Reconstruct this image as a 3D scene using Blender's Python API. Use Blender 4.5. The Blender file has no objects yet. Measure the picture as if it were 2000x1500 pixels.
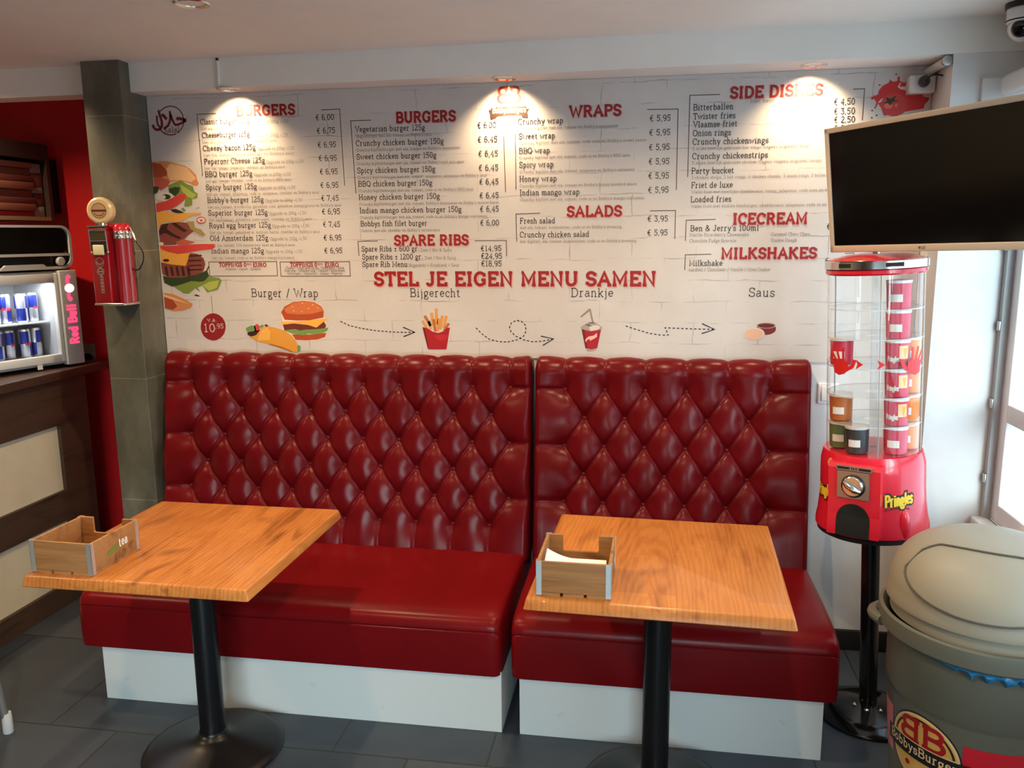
import bpy, math, random
from mathutils import Vector, Matrix
from mathutils.geometry import tessellate_polygon
random.seed(7)
S = bpy.context.scene
C = S.collection
PI = math.pi

# ------------------------------------------------------------------ camera
cd = bpy.data.cameras.new('camera'); cam = bpy.data.objects.new('camera', cd); C.objects.link(cam)
cd.sensor_width = 36.0; cd.lens = 29.042; cd.clip_start = 0.05

RIGHT, UP, FWD = Vector((0.986955,0.160736,-0.009123)), Vector((-0.019531,0.175791,0.984234)), Vector((-0.159805,0.971217,-0.176637))
cam.matrix_world = Matrix(((RIGHT.x,UP.x,-FWD.x,1.9309),(RIGHT.y,UP.y,-FWD.y,-3.0911),(RIGHT.z,UP.z,-FWD.z,1.7075),(0,0,0,1)))
S.camera = cam

# ------------------------------------------------------------------ world, exposure
wd = bpy.data.worlds.new('daylight'); S.world = wd; wd.use_nodes = True
bg = wd.node_tree.nodes['Background']; bg.inputs['Color'].default_value = (0.84, 0.86, 1.0, 1); bg.inputs['Strength'].default_value = 3.8
S.view_settings.view_transform = 'Standard'; S.view_settings.look = 'None'
S.view_settings.exposure = 0.14; S.view_settings.gamma = 1.0; S.view_settings.use_curve_mapping = False
S.cycles.use_denoising = True
S.cycles.max_bounces = 8; S.cycles.diffuse_bounces = 5; S.cycles.glossy_bounces = 4; S.cycles.transparent_max_bounces = 16
S.cycles.sample_clamp_indirect = 6.0; S.cycles.caustics_reflective = False; S.cycles.caustics_refractive = False
def portal(loc, rot, sx, sy):
    l = bpy.data.lights.new('window_portal', 'AREA'); l.shape = 'RECTANGLE'; l.size = sx; l.size_y = sy; l.cycles.is_portal = True
    o = bpy.data.objects.new('window_portal', l); C.objects.link(o); o.location = loc; o.rotation_euler = rot
portal((3.36, -1.25, 1.43), (0, PI/2, 0), 1.6, 2.6)
portal((1.9, -5.36, .62), (PI/2, 0, 0), 2.2, 1.04)
sd = bpy.data.lights.new('sun','SUN'); sd.energy = 7.0; sd.angle = .6; sd.color = (1.0,.97,.97)
sun = bpy.data.objects.new('sun', sd); C.objects.link(sun); sun.rotation_euler = Vector((-.26,.93,-.20)).to_track_quat('-Z','Y').to_euler()
WARM = (1.0, 0.72, 0.42)
SOFFIT_W, CEIL_W = 24.0, 58.0

# ------------------------------------------------------------------ helpers
class MB:
    """collects shapes and links them as one mesh object"""
    def __init__(s): s.v=[]; s.f=[]; s.m=[]; s.xf=None
    def add(s, vs, fs, mi=0):
        n=len(s.v); vs=[tuple(p) for p in vs]
        if s.xf: vs=[s.xf(p) for p in vs]
        s.v+=vs; s.f+=[tuple(i+n for i in f) for f in fs]; s.m+=[mi]*len(fs); return s
    def box(s, x0,x1,y0,y1,z0,z1, mi=0, rz=0, c=None):
        P=[(x,y,z) for z in(z0,z1) for y in(y0,y1) for x in(x0,x1)]
        if rz:
            cx,cy=c if c else ((x0+x1)/2,(y0+y1)/2); k,q=math.cos(rz),math.sin(rz)
            P=[(cx+(x-cx)*k-(y-cy)*q, cy+(x-cx)*q+(y-cy)*k, z) for x,y,z in P]
        return s.add(P,[(0,2,3,1),(4,5,7,6),(0,1,5,4),(2,6,7,3),(0,4,6,2),(1,3,7,5)],mi)
    def rbox(s, x0,x1,y0,y1,z0,z1, r=.004, mi=0, n=3):
        """box with rounded vertical and horizontal edges (superellipsoid shell of rings)"""
        r=min(r,(x1-x0)/2-1e-5,(y1-y0)/2-1e-5,(z1-z0)/2-1e-5); rings=[]
        prof=[(r*(1-math.sin(a)), r*(1-math.cos(a))) for a in [PI/2*i/n for i in range(n+1)]]
        lv=[(r-r*math.sin(PI/2*i/n), z0+r-r*math.cos(PI/2*i/n)) for i in range(n+1)]
        lv+= [(r-r*math.cos(PI/2*i/n), z1-r+r*math.sin(PI/2*i/n)) for i in range(n+1)]
        vs=[];k=4*(n+1)
        for ins,z in lv:
            rr=max(r-ins,0)
            for cx,cy,a0 in((x1-r,y1-r,0),(x0+r,y1-r,PI/2),(x0+r,y0+r,PI),(x1-r,y0+r,1.5*PI)):
                for i in range(n+1):
                    a=a0+PI/2*i/n; vs.append((cx+rr*math.cos(a),cy+rr*math.sin(a),z))
        fs=[]
        for j in range(len(lv)-1):
            for i in range(k): fs.append((j*k+i,j*k+(i+1)%k,(j+1)*k+(i+1)%k,(j+1)*k+i))
        fs.append(tuple(range(k-1,-1,-1))); fs.append(tuple((len(lv)-1)*k+i for i in range(k)))
        return s.add(vs,fs,mi)
    def lathe(s, prof, c=(0,0,0), n=32, mi=0, a0=0, a1=2*PI, cap=True):
        full=abs(a1-a0-2*PI)<1e-6; k=n if full else n+1; vs=[]
        for r,z in prof:
            for i in range(k):
                a=a0+(a1-a0)*i/n; vs.append((c[0]+r*math.cos(a),c[1]+r*math.sin(a),c[2]+z))
        fs=[]
        for j in range(len(prof)-1):
            for i in range(n if full else n):
                b=(i+1)%k if full else i+1; fs.append((j*k+i,j*k+b,(j+1)*k+b,(j+1)*k+i))
        if cap and full:
            if prof[0][0]>1e-6: fs.append(tuple(range(k-1,-1,-1)))
            if prof[-1][0]>1e-6: fs.append(tuple((len(prof)-1)*k+i for i in range(k)))
        return s.add(vs,fs,mi)
    def tube(s, pts, r, n=10, mi=0, cap=True):
        pts=[Vector(p) for p in pts]; vs=[]; up=None
        rs=r if isinstance(r,(list,tuple)) else [r]*len(pts)
        for i,p in enumerate(pts):
            t=(pts[min(i+1,len(pts)-1)]-pts[max(i-1,0)]).normalized()
            if up is None: up=Vector((0,0,1)) if abs(t.z)<.9 else Vector((1,0,0))
            a=t.cross(up).normalized(); b=a.cross(t).normalized(); up=b
            for k in range(n):
                q=2*PI*k/n; vs.append(p+a*math.cos(q)*rs[i]+b*math.sin(q)*rs[i])
        fs=[]
        for j in range(len(pts)-1):
            for k in range(n): fs.append((j*n+k,j*n+(k+1)%n,(j+1)*n+(k+1)%n,(j+1)*n+k))
        if cap: fs.append(tuple(range(n-1,-1,-1))); fs.append(tuple((len(pts)-1)*n+k for k in range(n)))
        return s.add(vs,fs,mi)
    def ball(s, c, rx, ry=None, rz=None, n=20, m=12, mi=0, th0=0, th1=PI):
        ry=ry or rx; rz=rz or rx; vs=[];fs=[]
        for j in range(m+1):
            t=th0+(th1-th0)*j/m
            for i in range(n):
                a=2*PI*i/n; vs.append((c[0]+rx*math.sin(t)*math.cos(a),c[1]+ry*math.sin(t)*math.sin(a),c[2]+rz*math.cos(t)))
        for j in range(m):
            for i in range(n): fs.append((j*n+i,(j+1)*n+i,(j+1)*n+(i+1)%n,j*n+(i+1)%n))
        return s.add(vs,fs,mi)
    def poly(s, pts, fn, mi=0, sub=0):
        """flat (or mapped) filled outline: pts in 2D, fn maps (u,v) to 3D; sub splits the fill so it follows a curved surface"""
        P=[tuple(p[:2]) for p in pts]; T=[tuple(t) for t in tessellate_polygon([[Vector((p[0],p[1],0)) for p in P]])]
        for _ in range(sub):
            cache={}; N=[]
            def midp(i,j):
                k=(min(i,j),max(i,j))
                if k not in cache: P.append(((P[i][0]+P[j][0])/2,(P[i][1]+P[j][1])/2)); cache[k]=len(P)-1
                return cache[k]
            for i,j,k in T:
                x,y,z=midp(i,j),midp(j,k),midp(k,i); N+=[(i,x,z),(x,j,y),(z,y,k),(x,y,z)]
            T=N
        return s.add([fn(*p) for p in P],T,mi)
    def strips(s, lo, hi, u0, u1, fn, mi=0, nu=28, nv=4):
        """fills between two curves with a grid, for prints on curved surfaces"""
        us=[(u0+u1)/2-(u1-u0)/2*math.cos(PI*i/nu) for i in range(nu+1)]
        return s.add([fn(u,lo(u)+(hi(u)-lo(u))*j/nv) for u in us for j in range(nv+1)],[(i*(nv+1)+j,(i+1)*(nv+1)+j,(i+1)*(nv+1)+j+1,i*(nv+1)+j+1) for i in range(nu) for j in range(nv)],mi)
    def prism(s, pts, y0, y1, mi=0, ax='y'):
        """extrude an outline; ax 'y': pts are (x,z); 'x': pts are (y,z); 'z': pts are (x,y)"""
        f={'y':lambda a,b,t:(a,t,b),'x':lambda a,b,t:(t,a,b),'z':lambda a,b,t:(a,b,t)}[ax]; n=len(pts)
        vs=[f(a,b,y0) for a,b in pts]+[f(a,b,y1) for a,b in pts]
        tr=[tuple(t) for t in tessellate_polygon([[Vector((p[0],p[1],0)) for p in pts]])]
        fs=tr+[tuple(i+n for i in t[::-1]) for t in tr]+[(i,(i+1)%n,(i+1)%n+n,i+n) for i in range(n)]
        return s.add(vs,fs,mi)
    def stroke(s, pts, wd, fn, mi=0):
        """ribbon of width wd along 2D pts with mitred joints"""
        P=[Vector((p[0],p[1])) for p in pts]; P=[p for i,p in enumerate(P) if i==0 or (p-P[i-1]).length>1e-7]
        if len(P)<2: return s
        L=[];Rr=[]
        for i,p in enumerate(P):
            a=(P[i]-P[i-1]).normalized() if i>0 else None; b=(P[i+1]-P[i]).normalized() if i<len(P)-1 else None
            if a is None: t=b; k=1
            elif b is None: t=a; k=1
            else:
                t=a+b
                if t.length<1e-3: t=b; k=1
                else: t=t.normalized(); k=min(1/max(t.dot(b),.3),1.6)
            nrm=Vector((-t.y,t.x))*wd/2*k; L.append(p+nrm); Rr.append(p-nrm)
        vs=[fn(*q) for q in L]+[fn(*q) for q in Rr]; n=len(P)
        return s.add(vs,[(n+i,n+i+1,i+1,i) for i in range(n-1)],mi)
    def build(s, name, mats, parent=None, smooth=True, ang=35, loc=None):
        me=bpy.data.meshes.new(name); me.from_pydata(s.v,[],s.f)
        mats=mats if isinstance(mats,(list,tuple)) else [mats]
        for m in mats: me.materials.append(m)
        if len(mats)>1: me.polygons.foreach_set('material_index',s.m)
        me.validate(); me.update()
        import bmesh
        b=bmesh.new(); b.from_mesh(me); bmesh.ops.recalc_face_normals(b,faces=b.faces) if s.__dict__.get('fix',True) else None; b.to_mesh(me); b.free()
        if smooth:
            me.shade_smooth(); me.set_sharp_from_angle(angle=math.radians(ang))
        o=bpy.data.objects.new(name,me); C.objects.link(o)
        if parent: o.parent=parent
        if loc: o.location=loc
        return o
def tag(o,label=None,cat=None,group=None,kind=None):
    if label: o['label']=label
    if cat: o['category']=cat
    if group: o['group']=group
    if kind: o['kind']=kind
    return o
def thing(name,label,cat,loc=(0,0,0),rz=0,group=None):
    o=bpy.data.objects.new(name,None); C.objects.link(o); o.empty_display_size=.05
    o.location=loc; o.rotation_euler=(0,0,rz); return tag(o,label,cat,group)
def dup(o,parent=None,loc=None,rz=None,label=None):
    c=o.copy(); C.objects.link(c)
    if parent is not None: c.parent=parent
    if loc is not None: c.location=loc
    if rz is not None: c.rotation_euler=(0,0,rz)
    if label: c['label']=label
    for ch in list(o.children): dup(ch,c)
    return c
def struct(o): o['kind']='structure'; return o

# ------------------------------------------------------------------ materials
def mat(name, col, rough=.5, metal=0, spec=.5, emis=None, es=0, coat=0, alpha=None):
    m=bpy.data.materials.new(name); m.use_nodes=True; b=m.node_tree.nodes['Principled BSDF']
    b.inputs['Base Color'].default_value=(*col,1); b.inputs['Roughness'].default_value=rough; b.inputs['Metallic'].default_value=metal
    b.inputs['Specular IOR Level'].default_value=spec; b.inputs['Coat Weight'].default_value=coat
    if emis: b.inputs['Emission Color'].default_value=(*emis,1); b.inputs['Emission Strength'].default_value=es
    return m
def srgb(r,g,b):
    f=lambda c:(c/255/12.92 if c<=10 else ((c/255+.055)/1.055)**2.4); return (f(r),f(g),f(b))
def nd(m,t,**k):
    n=m.node_tree.nodes.new(t)
    for a,b in k.items(): setattr(n,a,b)
    return n
def ln(m,a,b): m.node_tree.links.new(a,b)
def coords(m, scale=(1,1,1), loc=(0,0,0), rot=(0,0,0)):
    tc=nd(m,'ShaderNodeTexCoord'); mp=nd(m,'ShaderNodeMapping'); ln(m,tc.outputs['Object'],mp.inputs['Vector'])
    mp.inputs['Scale'].default_value=scale; mp.inputs['Location'].default_value=loc; mp.inputs['Rotation'].default_value=rot
    return mp.outputs['Vector']
def noise(m,vec,sc,det=3,rough=.5,dist=0):
    n=nd(m,'ShaderNodeTexNoise'); ln(m,vec,n.inputs['Vector']); n.inputs['Scale'].default_value=sc; n.inputs['Detail'].default_value=det
    n.inputs['Roughness'].default_value=rough; n.inputs['Distortion'].default_value=dist; return n.outputs['Fac']
def ramp(m,fac,stops):
    r=nd(m,'ShaderNodeValToRGB'); e=r.color_ramp.elements
    while len(e)<len(stops): e.new(.5)
    for i,(p,c) in enumerate(stops): e[i].position=p; e[i].color=(*c,1) if len(c)==3 else c
    ln(m,fac,r.inputs['Fac']); return r.outputs['Color']
def mix(m,fac,a,b,mode='MIX'):
    n=nd(m,'ShaderNodeMix',data_type='RGBA',blend_type=mode)
    for s,v in((n.inputs[0],fac),(n.inputs[6],a),(n.inputs[7],b)):
        if hasattr(v,'is_output'): ln(m,v,s)
        elif isinstance(v,(int,float)): s.default_value=v
        else: s.default_value=(*v,1)
    return n.outputs[2]
def setc(m,sock): ln(m,sock,m.node_tree.nodes['Principled BSDF'].inputs['Base Color'])
def bump(m,fac,strength=.2,dist=.002):
    b=nd(m,'ShaderNodeBump'); b.inputs['Strength'].default_value=strength; b.inputs['Distance'].default_value=dist
    ln(m,fac,b.inputs['Height']); ln(m,b.outputs['Normal'],m.node_tree.nodes['Principled BSDF'].inputs['Normal'])
def plaster(name,col,var=.06,rough=.7,sc=6):
    m=mat(name,col,rough); v=coords(m); f=noise(m,v,sc,4)
    d=tuple(max(c*(1-var*2),0) for c in col); setc(m,ramp(m,f,[(.3,d),(.7,col)])); bump(m,noise(m,v,180,2),.06,.001); return m
def clear(name,tint=(1,1,1),rough=.02,refl=1.0):
    """thin clear sheet: see-through with a fresnel reflection"""
    m=bpy.data.materials.new(name); m.use_nodes=True; t=m.node_tree; t.nodes.remove(t.nodes['Principled BSDF'])
    out=t.nodes['Material Output']; tr=nd(m,'ShaderNodeBsdfTransparent'); tr.inputs['Color'].default_value=(*tint,1)
    gl=nd(m,'ShaderNodeBsdfGlossy'); gl.inputs['Roughness'].default_value=rough; gl.inputs['Color'].default_value=(refl,refl,refl,1)
    lw=nd(m,'ShaderNodeLayerWeight'); lw.inputs['Blend'].default_value=.5; mx=nd(m,'ShaderNodeMixShader')
    pw=nd(m,'ShaderNodeMath',operation='POWER'); ln(m,lw.outputs['Facing'],pw.inputs[0]); pw.inputs[1].default_value=4.0
    fr=nd(m,'ShaderNodeMath',operation='MULTIPLY_ADD'); ln(m,pw.outputs[0],fr.inputs[0]); fr.inputs[1].default_value=.80; fr.inputs[2].default_value=.035
    ln(m,fr.outputs[0],mx.inputs['Fac']); ln(m,tr.outputs[0],mx.inputs[1]); ln(m,gl.outputs[0],mx.inputs[2]); ln(m,mx.outputs[0],out.inputs['Surface']); return m
def leather(name,col,dark,rough=.36):
    m=mat(name,col,rough,spec=.15); v=coords(m); f=noise(m,v,4,4,.6); setc(m,ramp(m,f,[(.25,dark),(.75,col)]))
    vo=nd(m,'ShaderNodeTexVoronoi'); vo.inputs['Scale'].default_value=420; ln(m,v,vo.inputs['Vector']); bump(m,vo.outputs['Distance'],.12,.0006); return m
def wood(name,light,dark,knot,along='y',plank=.09,rough=.32,coat=.15,loc=(0,0,0)):
    m=mat(name,light,rough,coat=coat); a={'y':(9,.9,9),'x':(.9,9,9),'z':(9,9,.9)}[along]
    v=coords(m,a,loc); g=noise(m,v,2.2,6,.62,1.2); c=ramp(m,g,[(.28,dark),(.5,light),(.72,tuple(min(1,q*1.12) for q in light))])
    f=noise(m,coords(m,tuple(q*6 for q in a)),3,3,.5); c=mix(m,.25,c,ramp(m,f,[(.35,dark),(.65,light)]))
    if plank:
        vv=coords(m,(1,1,1),loc,(0,0,PI/2 if along=='y' else 0)); br=nd(m,'ShaderNodeTexBrick'); ln(m,vv,br.inputs['Vector'])
        for k,x in(('Scale',1),('Mortar Size',.0006),('Brick Width',plank*7),('Row Height',plank),('Bias',0)): br.inputs[k].default_value=x
        br.inputs['Color1'].default_value=(1,1,1,1); br.inputs['Color2'].default_value=(.74,.68,.60,1); br.inputs['Mortar'].default_value=(.55,.5,.45,1); c=mix(m,.85,c,br.outputs['Color'],'MULTIPLY')
    k=noise(m,coords(m,tuple(max(q*.25,.6) for q in a),(3.1,1.7,.4)),5.5,2,.5,.6); c=mix(m,ramp(m,k,[(.63,(0,0,0)),(.76,(1,1,1))]),c,knot)
    if plank:
        wv=nd(m,'ShaderNodeTexWave',wave_type='RINGS',rings_direction='Z'); ln(m,coords(m,(14,1.6,1),loc),wv.inputs['Vector'])
        for q,x in(('Scale',1.6),('Distortion',9),('Detail',3),('Detail Scale',1.2)): wv.inputs[q].default_value=x
        c=mix(m,mix(m,ramp(m,noise(m,coords(m),2.2,2),[(.45,(0,0,0)),(.6,(.38,.38,.38))]),(0,0,0),wv.outputs['Color'],'MULTIPLY'),c,dark) if 0 else mix(m,.30,c,ramp(m,wv.outputs['Fac'],[(.2,dark),(.7,light)]))
        sc=noise(m,coords(m,(1.2,9,1),(.3,.1,0),(0,0,.35)),11,5,.75); ar=noise(m,coords(m,(1,1,1),(.2,.6,0)),3.2,2)
        pr=nd(m,'ShaderNodeMath',operation='MULTIPLY'); ln(m,ramp(m,sc,[(.58,(0,0,0)),(.66,(.6,.6,.6))]),pr.inputs[0]); ln(m,ramp(m,ar,[(.52,(0,0,0)),(.64,(1,1,1))]),pr.inputs[1])
        c=mix(m,pr.outputs[0],c,tuple(min(1,q*1.5+.05) for q in light))
    setc(m,c); return m
M={}
M['leather']=leather('red_leather',(.128,.0036,.006),(.090,.0024,.004),.27)
M['leather_seat']=leather('red_leather_seat',(.165,.004,.006),(.130,.003,.0045),.28)
M['button']=mat('button_leather',(.10,.003,.005),.6,spec=.3)
M['table']=wood('honey_pine',srgb(203,133,68),srgb(158,88,36),srgb(92,48,20))
M['table_b']=wood('honey_oak',srgb(208,134,66),srgb(172,100,42),srgb(140,76,30),plank=.19,loc=(.4,.9,0))
M['crate']=wood('pale_crate_wood',srgb(168,122,74),srgb(134,90,50),srgb(104,68,38),'x',0,.6,0)
M['dark_wood']=wood('dark_stained_wood',srgb(74,54,42),srgb(46,32,25),srgb(34,24,20),'y',0,.5,0)
M['black_metal']=mat('black_powder_coat',(.005,.005,.006),.33,spec=.32)
M['black_plastic']=mat('black_plastic',(.006,.006,.007),.35)
M['matte_black']=mat('matte_black',(.003,.003,.003),.8)
M['chrome']=mat('chrome',(.75,.73,.70),.18,1)
M['steel']=mat('brushed_steel',(.55,.54,.52),.38,1)
M['zinc']=mat('galvanised_steel',(.62,.64,.64),.45,.8)
M['white']=mat('white_paint',(.78,.77,.74),.45)
M['white_gloss']=mat('white_gloss_plastic',(.8,.8,.79),.25)
M['wall']=plaster('white_wall_paint',(.78,.76,.74))
M['ceiling']=plaster('ceiling_paint',(.88,.85,.79),.02)
M['beam']=plaster('beam_paint',(.86,.85,.81),.03)
M['back_room']=plaster('darkened_back_room',(.16,.12,.10))  # unseen front wall coloured dark to stand in for a dim room
M['red_wall']=plaster('red_wall_paint',(.68,.006,.010),.08,.55,3)
M['cream']=plaster('cream_panel_paint',(.72,.62,.45),.05,.5)
M['clear']=clear('clear_acrylic',(.97,.97,.97))
M['glass']=clear('window_glass',(.80,.93,.95))
M['red_gloss']=mat('red_gloss_plastic',(.55,.012,.025),.22,coat=.3)
M['red_deep']=mat('dark_red_gloss',(.26,.006,.012),.25,coat=.4)
M['grey_bin']=mat('grey_green_plastic',srgb(96,98,88),.5)
M['lid']=mat('grey_beige_plastic',srgb(148,142,126),.5)
M['bulb']=mat('lit_bulb',(1,.9,.7),.5,emis=(1,.80,.52),es=320)
M['paper']=mat('white_paper',(.85,.84,.80),.8)
def tile_mat():
    m=mat('slate_floor_tile',(.1,.1,.1),.42); v=coords(m,(1,1,1),(-.115,.70,0)); br=nd(m,'ShaderNodeTexBrick'); ln(m,v,br.inputs['Vector'])
    for k,x in(('Scale',1),('Mortar Size',.0035),('Mortar Smooth',.2),('Brick Width',.53),('Row Height',.6),('Bias',0)): br.inputs[k].default_value=x
    br.inputs['Color1'].default_value=(*srgb(56,66,78),1); br.inputs['Color2'].default_value=(*srgb(72,80,90),1); br.inputs['Mortar'].default_value=(*srgb(40,40,40),1)
    f=noise(m,coords(m),5,5,.6); setc(m,mix(m,.5,br.outputs['Color'],ramp(m,f,[(.3,(.55,.55,.55)),(.7,(1,1,1))]),'MULTIPLY')); bump(m,noise(m,coords(m),60,3),.08,.001); return m
M['floor']=tile_mat()
def pillar_mat():
    m=mat('olive_slate_tile',(.1,.1,.08),.4); tc=nd(m,'ShaderNodeTexCoord'); sp=nd(m,'ShaderNodeSeparateXYZ'); ln(m,tc.outputs['Object'],sp.inputs[0])
    cb=nd(m,'ShaderNodeCombineXYZ'); cb.inputs[0].default_value=.31
    ad=nd(m,'ShaderNodeMath',operation='ADD'); ln(m,sp.outputs['Z'],ad.inputs[0]); ad.inputs[1].default_value=-.025; ln(m,ad.outputs[0],cb.inputs[1])
    br=nd(m,'ShaderNodeTexBrick'); ln(m,cb.outputs[0],br.inputs['Vector'])
    for k,x in(('Scale',1),('Mortar Size',.0016),('Brick Width',3),('Row Height',.545),('Bias',-1)): br.inputs[k].default_value=x
    br.inputs['Color1'].default_value=(1,1,1,1); br.inputs['Color2'].default_value=(1,1,1,1); br.inputs['Mortar'].default_value=(2.2,2.1,1.9,1)
    f=noise(m,coords(m,(1,1,.5)),7,5,.65); base=ramp(m,f,[(.3,srgb(74,72,60)),(.55,srgb(94,91,78)),(.75,srgb(116,113,102))])
    setc(m,mix(m,1,base,br.outputs['Color'],'MULTIPLY')); return m
M['pillar']=pillar_mat()
def menu_mat():
    m=mat('printed_white_brick',(.8,.78,.76),.4); tc=nd(m,'ShaderNodeTexCoord'); sp=nd(m,'ShaderNodeSeparateXYZ'); ln(m,tc.outputs['Object'],sp.inputs[0])
    cb=nd(m,'ShaderNodeCombineXYZ'); ln(m,sp.outputs['X'],cb.inputs[0]); ln(m,sp.outputs['Z'],cb.inputs[1]); v=cb.outputs[0]
    ns=nd(m,'ShaderNodeTexNoise'); ns.inputs['Scale'].default_value=9; ln(m,v,ns.inputs['Vector'])
    va=nd(m,'ShaderNodeVectorMath',operation='MULTIPLY_ADD'); ln(m,ns.outputs['Color'],va.inputs[0]); va.inputs[1].default_value=(.03,.022,0); ln(m,v,va.inputs[2])
    br=nd(m,'ShaderNodeTexBrick'); ln(m,va.outputs[0],br.inputs['Vector'])
    for k,x in(('Scale',1),('Mortar Size',.0028),('Mortar Smooth',.6),('Brick Width',.25),('Row Height',.0845)): br.inputs[k].default_value=x
    msk=ramp(m,noise(m,v,7,3,.6),[(.46,(0,0,0)),(.66,(.9,.9,.9))]); mo=nd(m,'ShaderNodeMath',operation='MULTIPLY'); ln(m,br.outputs['Fac'],mo.inputs[0]); ln(m,msk,mo.inputs[1])
    white=ramp(m,noise(m,v,3,4,.6),[(.3,(.57,.525,.49)),(.7,(.65,.605,.57))]); c=mix(m,mo.outputs[0],white,(.33,.29,.28))
    sm=nd(m,'ShaderNodeMapping'); ln(m,v,sm.inputs['Vector']); sm.inputs['Scale'].default_value=(3.2,.9,1)
    c=mix(m,ramp(m,noise(m,sm.outputs[0],9,4,.7),[(.70,(0,0,0)),(.80,(.45,.45,.45))]),c,(.40,.37,.38)); setc(m,c); return m
M['menu']=menu_mat()
def flat(name,r,g,b,rough=.5):
    if name not in M: M[name]=mat(name+'_print',srgb(r,g,b),rough)
    return M[name]
# ------------------------------------------------------------------ stroke lettering (slab serif skeleton glyphs)
def arc(cx,cy,rx,ry,a,b,n=9):
    return [(cx+rx*math.cos(math.radians(a+(b-a)*i/n)),cy+ry*math.sin(math.radians(a+(b-a)*i/n))) for i in range(n+1)]
def sf(x,y,h=13): return [(x-h,y),(x+h,y)]
def build_font():
    F={}; x=66
    F['A']=(84,[[(8,0),(42,100),(76,0)],[(20,33),(64,33)],sf(8,0),sf(76,0)])
    F['B']=(76,[[(14,0),(14,100)],[(2,100),(40,100)]+arc(42,76,22,24,90,-90),[(14,52),(42,52)]+arc(44,26,26,26,90,-90)+[(2,0)]])
    F['C']=(78,[arc(42,50,35,50,40,320,14),[(70,66),(70,98)]])
    F['D']=(82,[[(14,0),(14,100)],[(2,100),(36,100)]+arc(38,50,36,50,90,-90,12)+[(2,0)]])
    F['E']=(72,[[(14,0),(14,100)],[(2,100),(64,100),(64,78)],[(14,52),(46,52)],[(46,40),(46,64)],[(2,0),(66,0),(66,24)]])
    F['F']=(68,[[(14,0),(14,100)],[(2,100),(62,100),(62,78)],[(14,52),(44,52)],[(44,40),(44,64)],sf(14,0)])
    F['G']=(84,[arc(42,50,35,50,42,300,14)+[(70,14),(70,42)],[(50,42),(80,42)],[(70,68),(70,98)]])
    F['H']=(86,[[(14,0),(14,100)],[(70,0),(70,100)],[(14,52),(70,52)],sf(14,0),sf(14,100),sf(70,0),sf(70,100)])
    F['I']=(38,[[(18,0),(18,100)],sf(18,0,16),sf(18,100,16)])
    F['J']=(60,[[(42,100)]+[(42,26)]+arc(23,24,19,24,0,-170),sf(42,100,16)])
    F['K']=(84,[[(14,0),(14,100)],[(66,100),(16,44)],[(30,60),(70,0)],sf(14,0),sf(14,100),sf(66,100),sf(72,0)])
    F['L']=(68,[[(14,0),(14,100)],sf(14,100),[(2,0),(62,0),(62,28)]])
    F['M']=(102,[[(14,0),(14,100),(50,18),(86,100),(86,0)],sf(14,0),sf(86,0),[(2,100),(16,100)],[(84,100),(98,100)]])
    F['N']=(88,[[(14,0),(14,100),(72,0),(72,100)],sf(14,0),sf(72,100),[(2,100),(16,100)]])
    F['O']=(84,[arc(42,50,36,50,0,360,20)])
    F['P']=(72,[[(14,0),(14,100)],[(2,100),(40,100)]+arc(42,74,24,26,90,-90)+[(14,48)],sf(14,0)])
    F['Q']=(84,[arc(42,50,36,50,0,360,20),[(46,22),(74,-10)]])
    F['R']=(82,[[(14,0),(14,100)],[(2,100),(40,100)]+arc(42,75,22,25,90,-90)+[(14,50)],[(40,50),(68,0),(80,0)],sf(14,0)])
    F['S']=(66,[arc(33,75,25,25,20,270,10)+arc(33,25,27,25,90,-160,10),[(58,72),(58,98)],[(6,4),(6,28)]])
    F['T']=(74,[[(37,0),(37,100)],[(6,76),(6,100),(68,100),(68,76)],sf(37,0,15)])
    F['U']=(84,[[(14,100),(14,32)]+arc(42,32,28,32,180,360)+[(70,100)],sf(14,100),sf(70,100)])
    F['V']=(82,[[(8,100),(41,0),(74,100)],sf(8,100),sf(74,100)])
    F['W']=(116,[[(8,100),(34,0),(58,84),(82,0),(108,100)],sf(8,100),sf(108,100)])
    F['X']=(80,[[(10,0),(70,100)],[(10,100),(70,0)],sf(10,0),sf(70,0),sf(10,100),sf(70,100)])
    F['Y']=(78,[[(8,100),(39,48),(70,100)],[(39,48),(39,0)],sf(39,0),sf(8,100),sf(70,100)])
    F['Z']=(70,[[(8,76),(8,100),(60,100),(8,0),(62,0),(62,24)]])
    F['a']=(58,[[(10,54)]+arc(27,48,17,18,150,0)+[(44,10),(54,2)],[(44,38),(24,38)]+arc(24,19,17,19,90,270)+[(44,14)]])
    F['b']=(64,[[(4,100),(14,100),(14,0)],arc(34,33,22,33,150,-150,14)])
    F['c']=(54,[arc(30,33,22,33,45,320,12),[(48,46),(48,64)]])
    F['d']=(66,[[(38,100),(50,100),(50,0),(60,0)],arc(30,33,22,33,30,330,14)])
    F['e']=(58,[[(9,36),(52,36)]+arc(30,35,22,31,0,320,14)])
    F['f']=(44,[[(18,0),(18,76)]+arc(34,76,16,24,180,50,6),[(4,64),(36,64)],sf(18,0)])
    F['g']=(60,[arc(28,40,19,26,0,360,14),[(42,56),(56,66)],[(16,18),(12,8),(24,2),(44,-2)]+arc(40,-16,13,14,80,-90,5)+arc(24,-16,17,14,-90,-260,6)])
    F['h']=(66,[[(4,100),(14,100),(14,0)],[(14,46)]+arc(32,46,18,20,170,0,7)+[(50,0)],sf(14,0),sf(52,0,10)])
    F['i']=(34,[[(6,64),(17,64),(17,0)],sf(17,0),[(17,82),(17,94)]])
    F['j']=(32,[[(6,64),(18,64),(18,-14)]+arc(4,-14,14,16,0,-90,5),[(18,82),(18,94)]])
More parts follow.
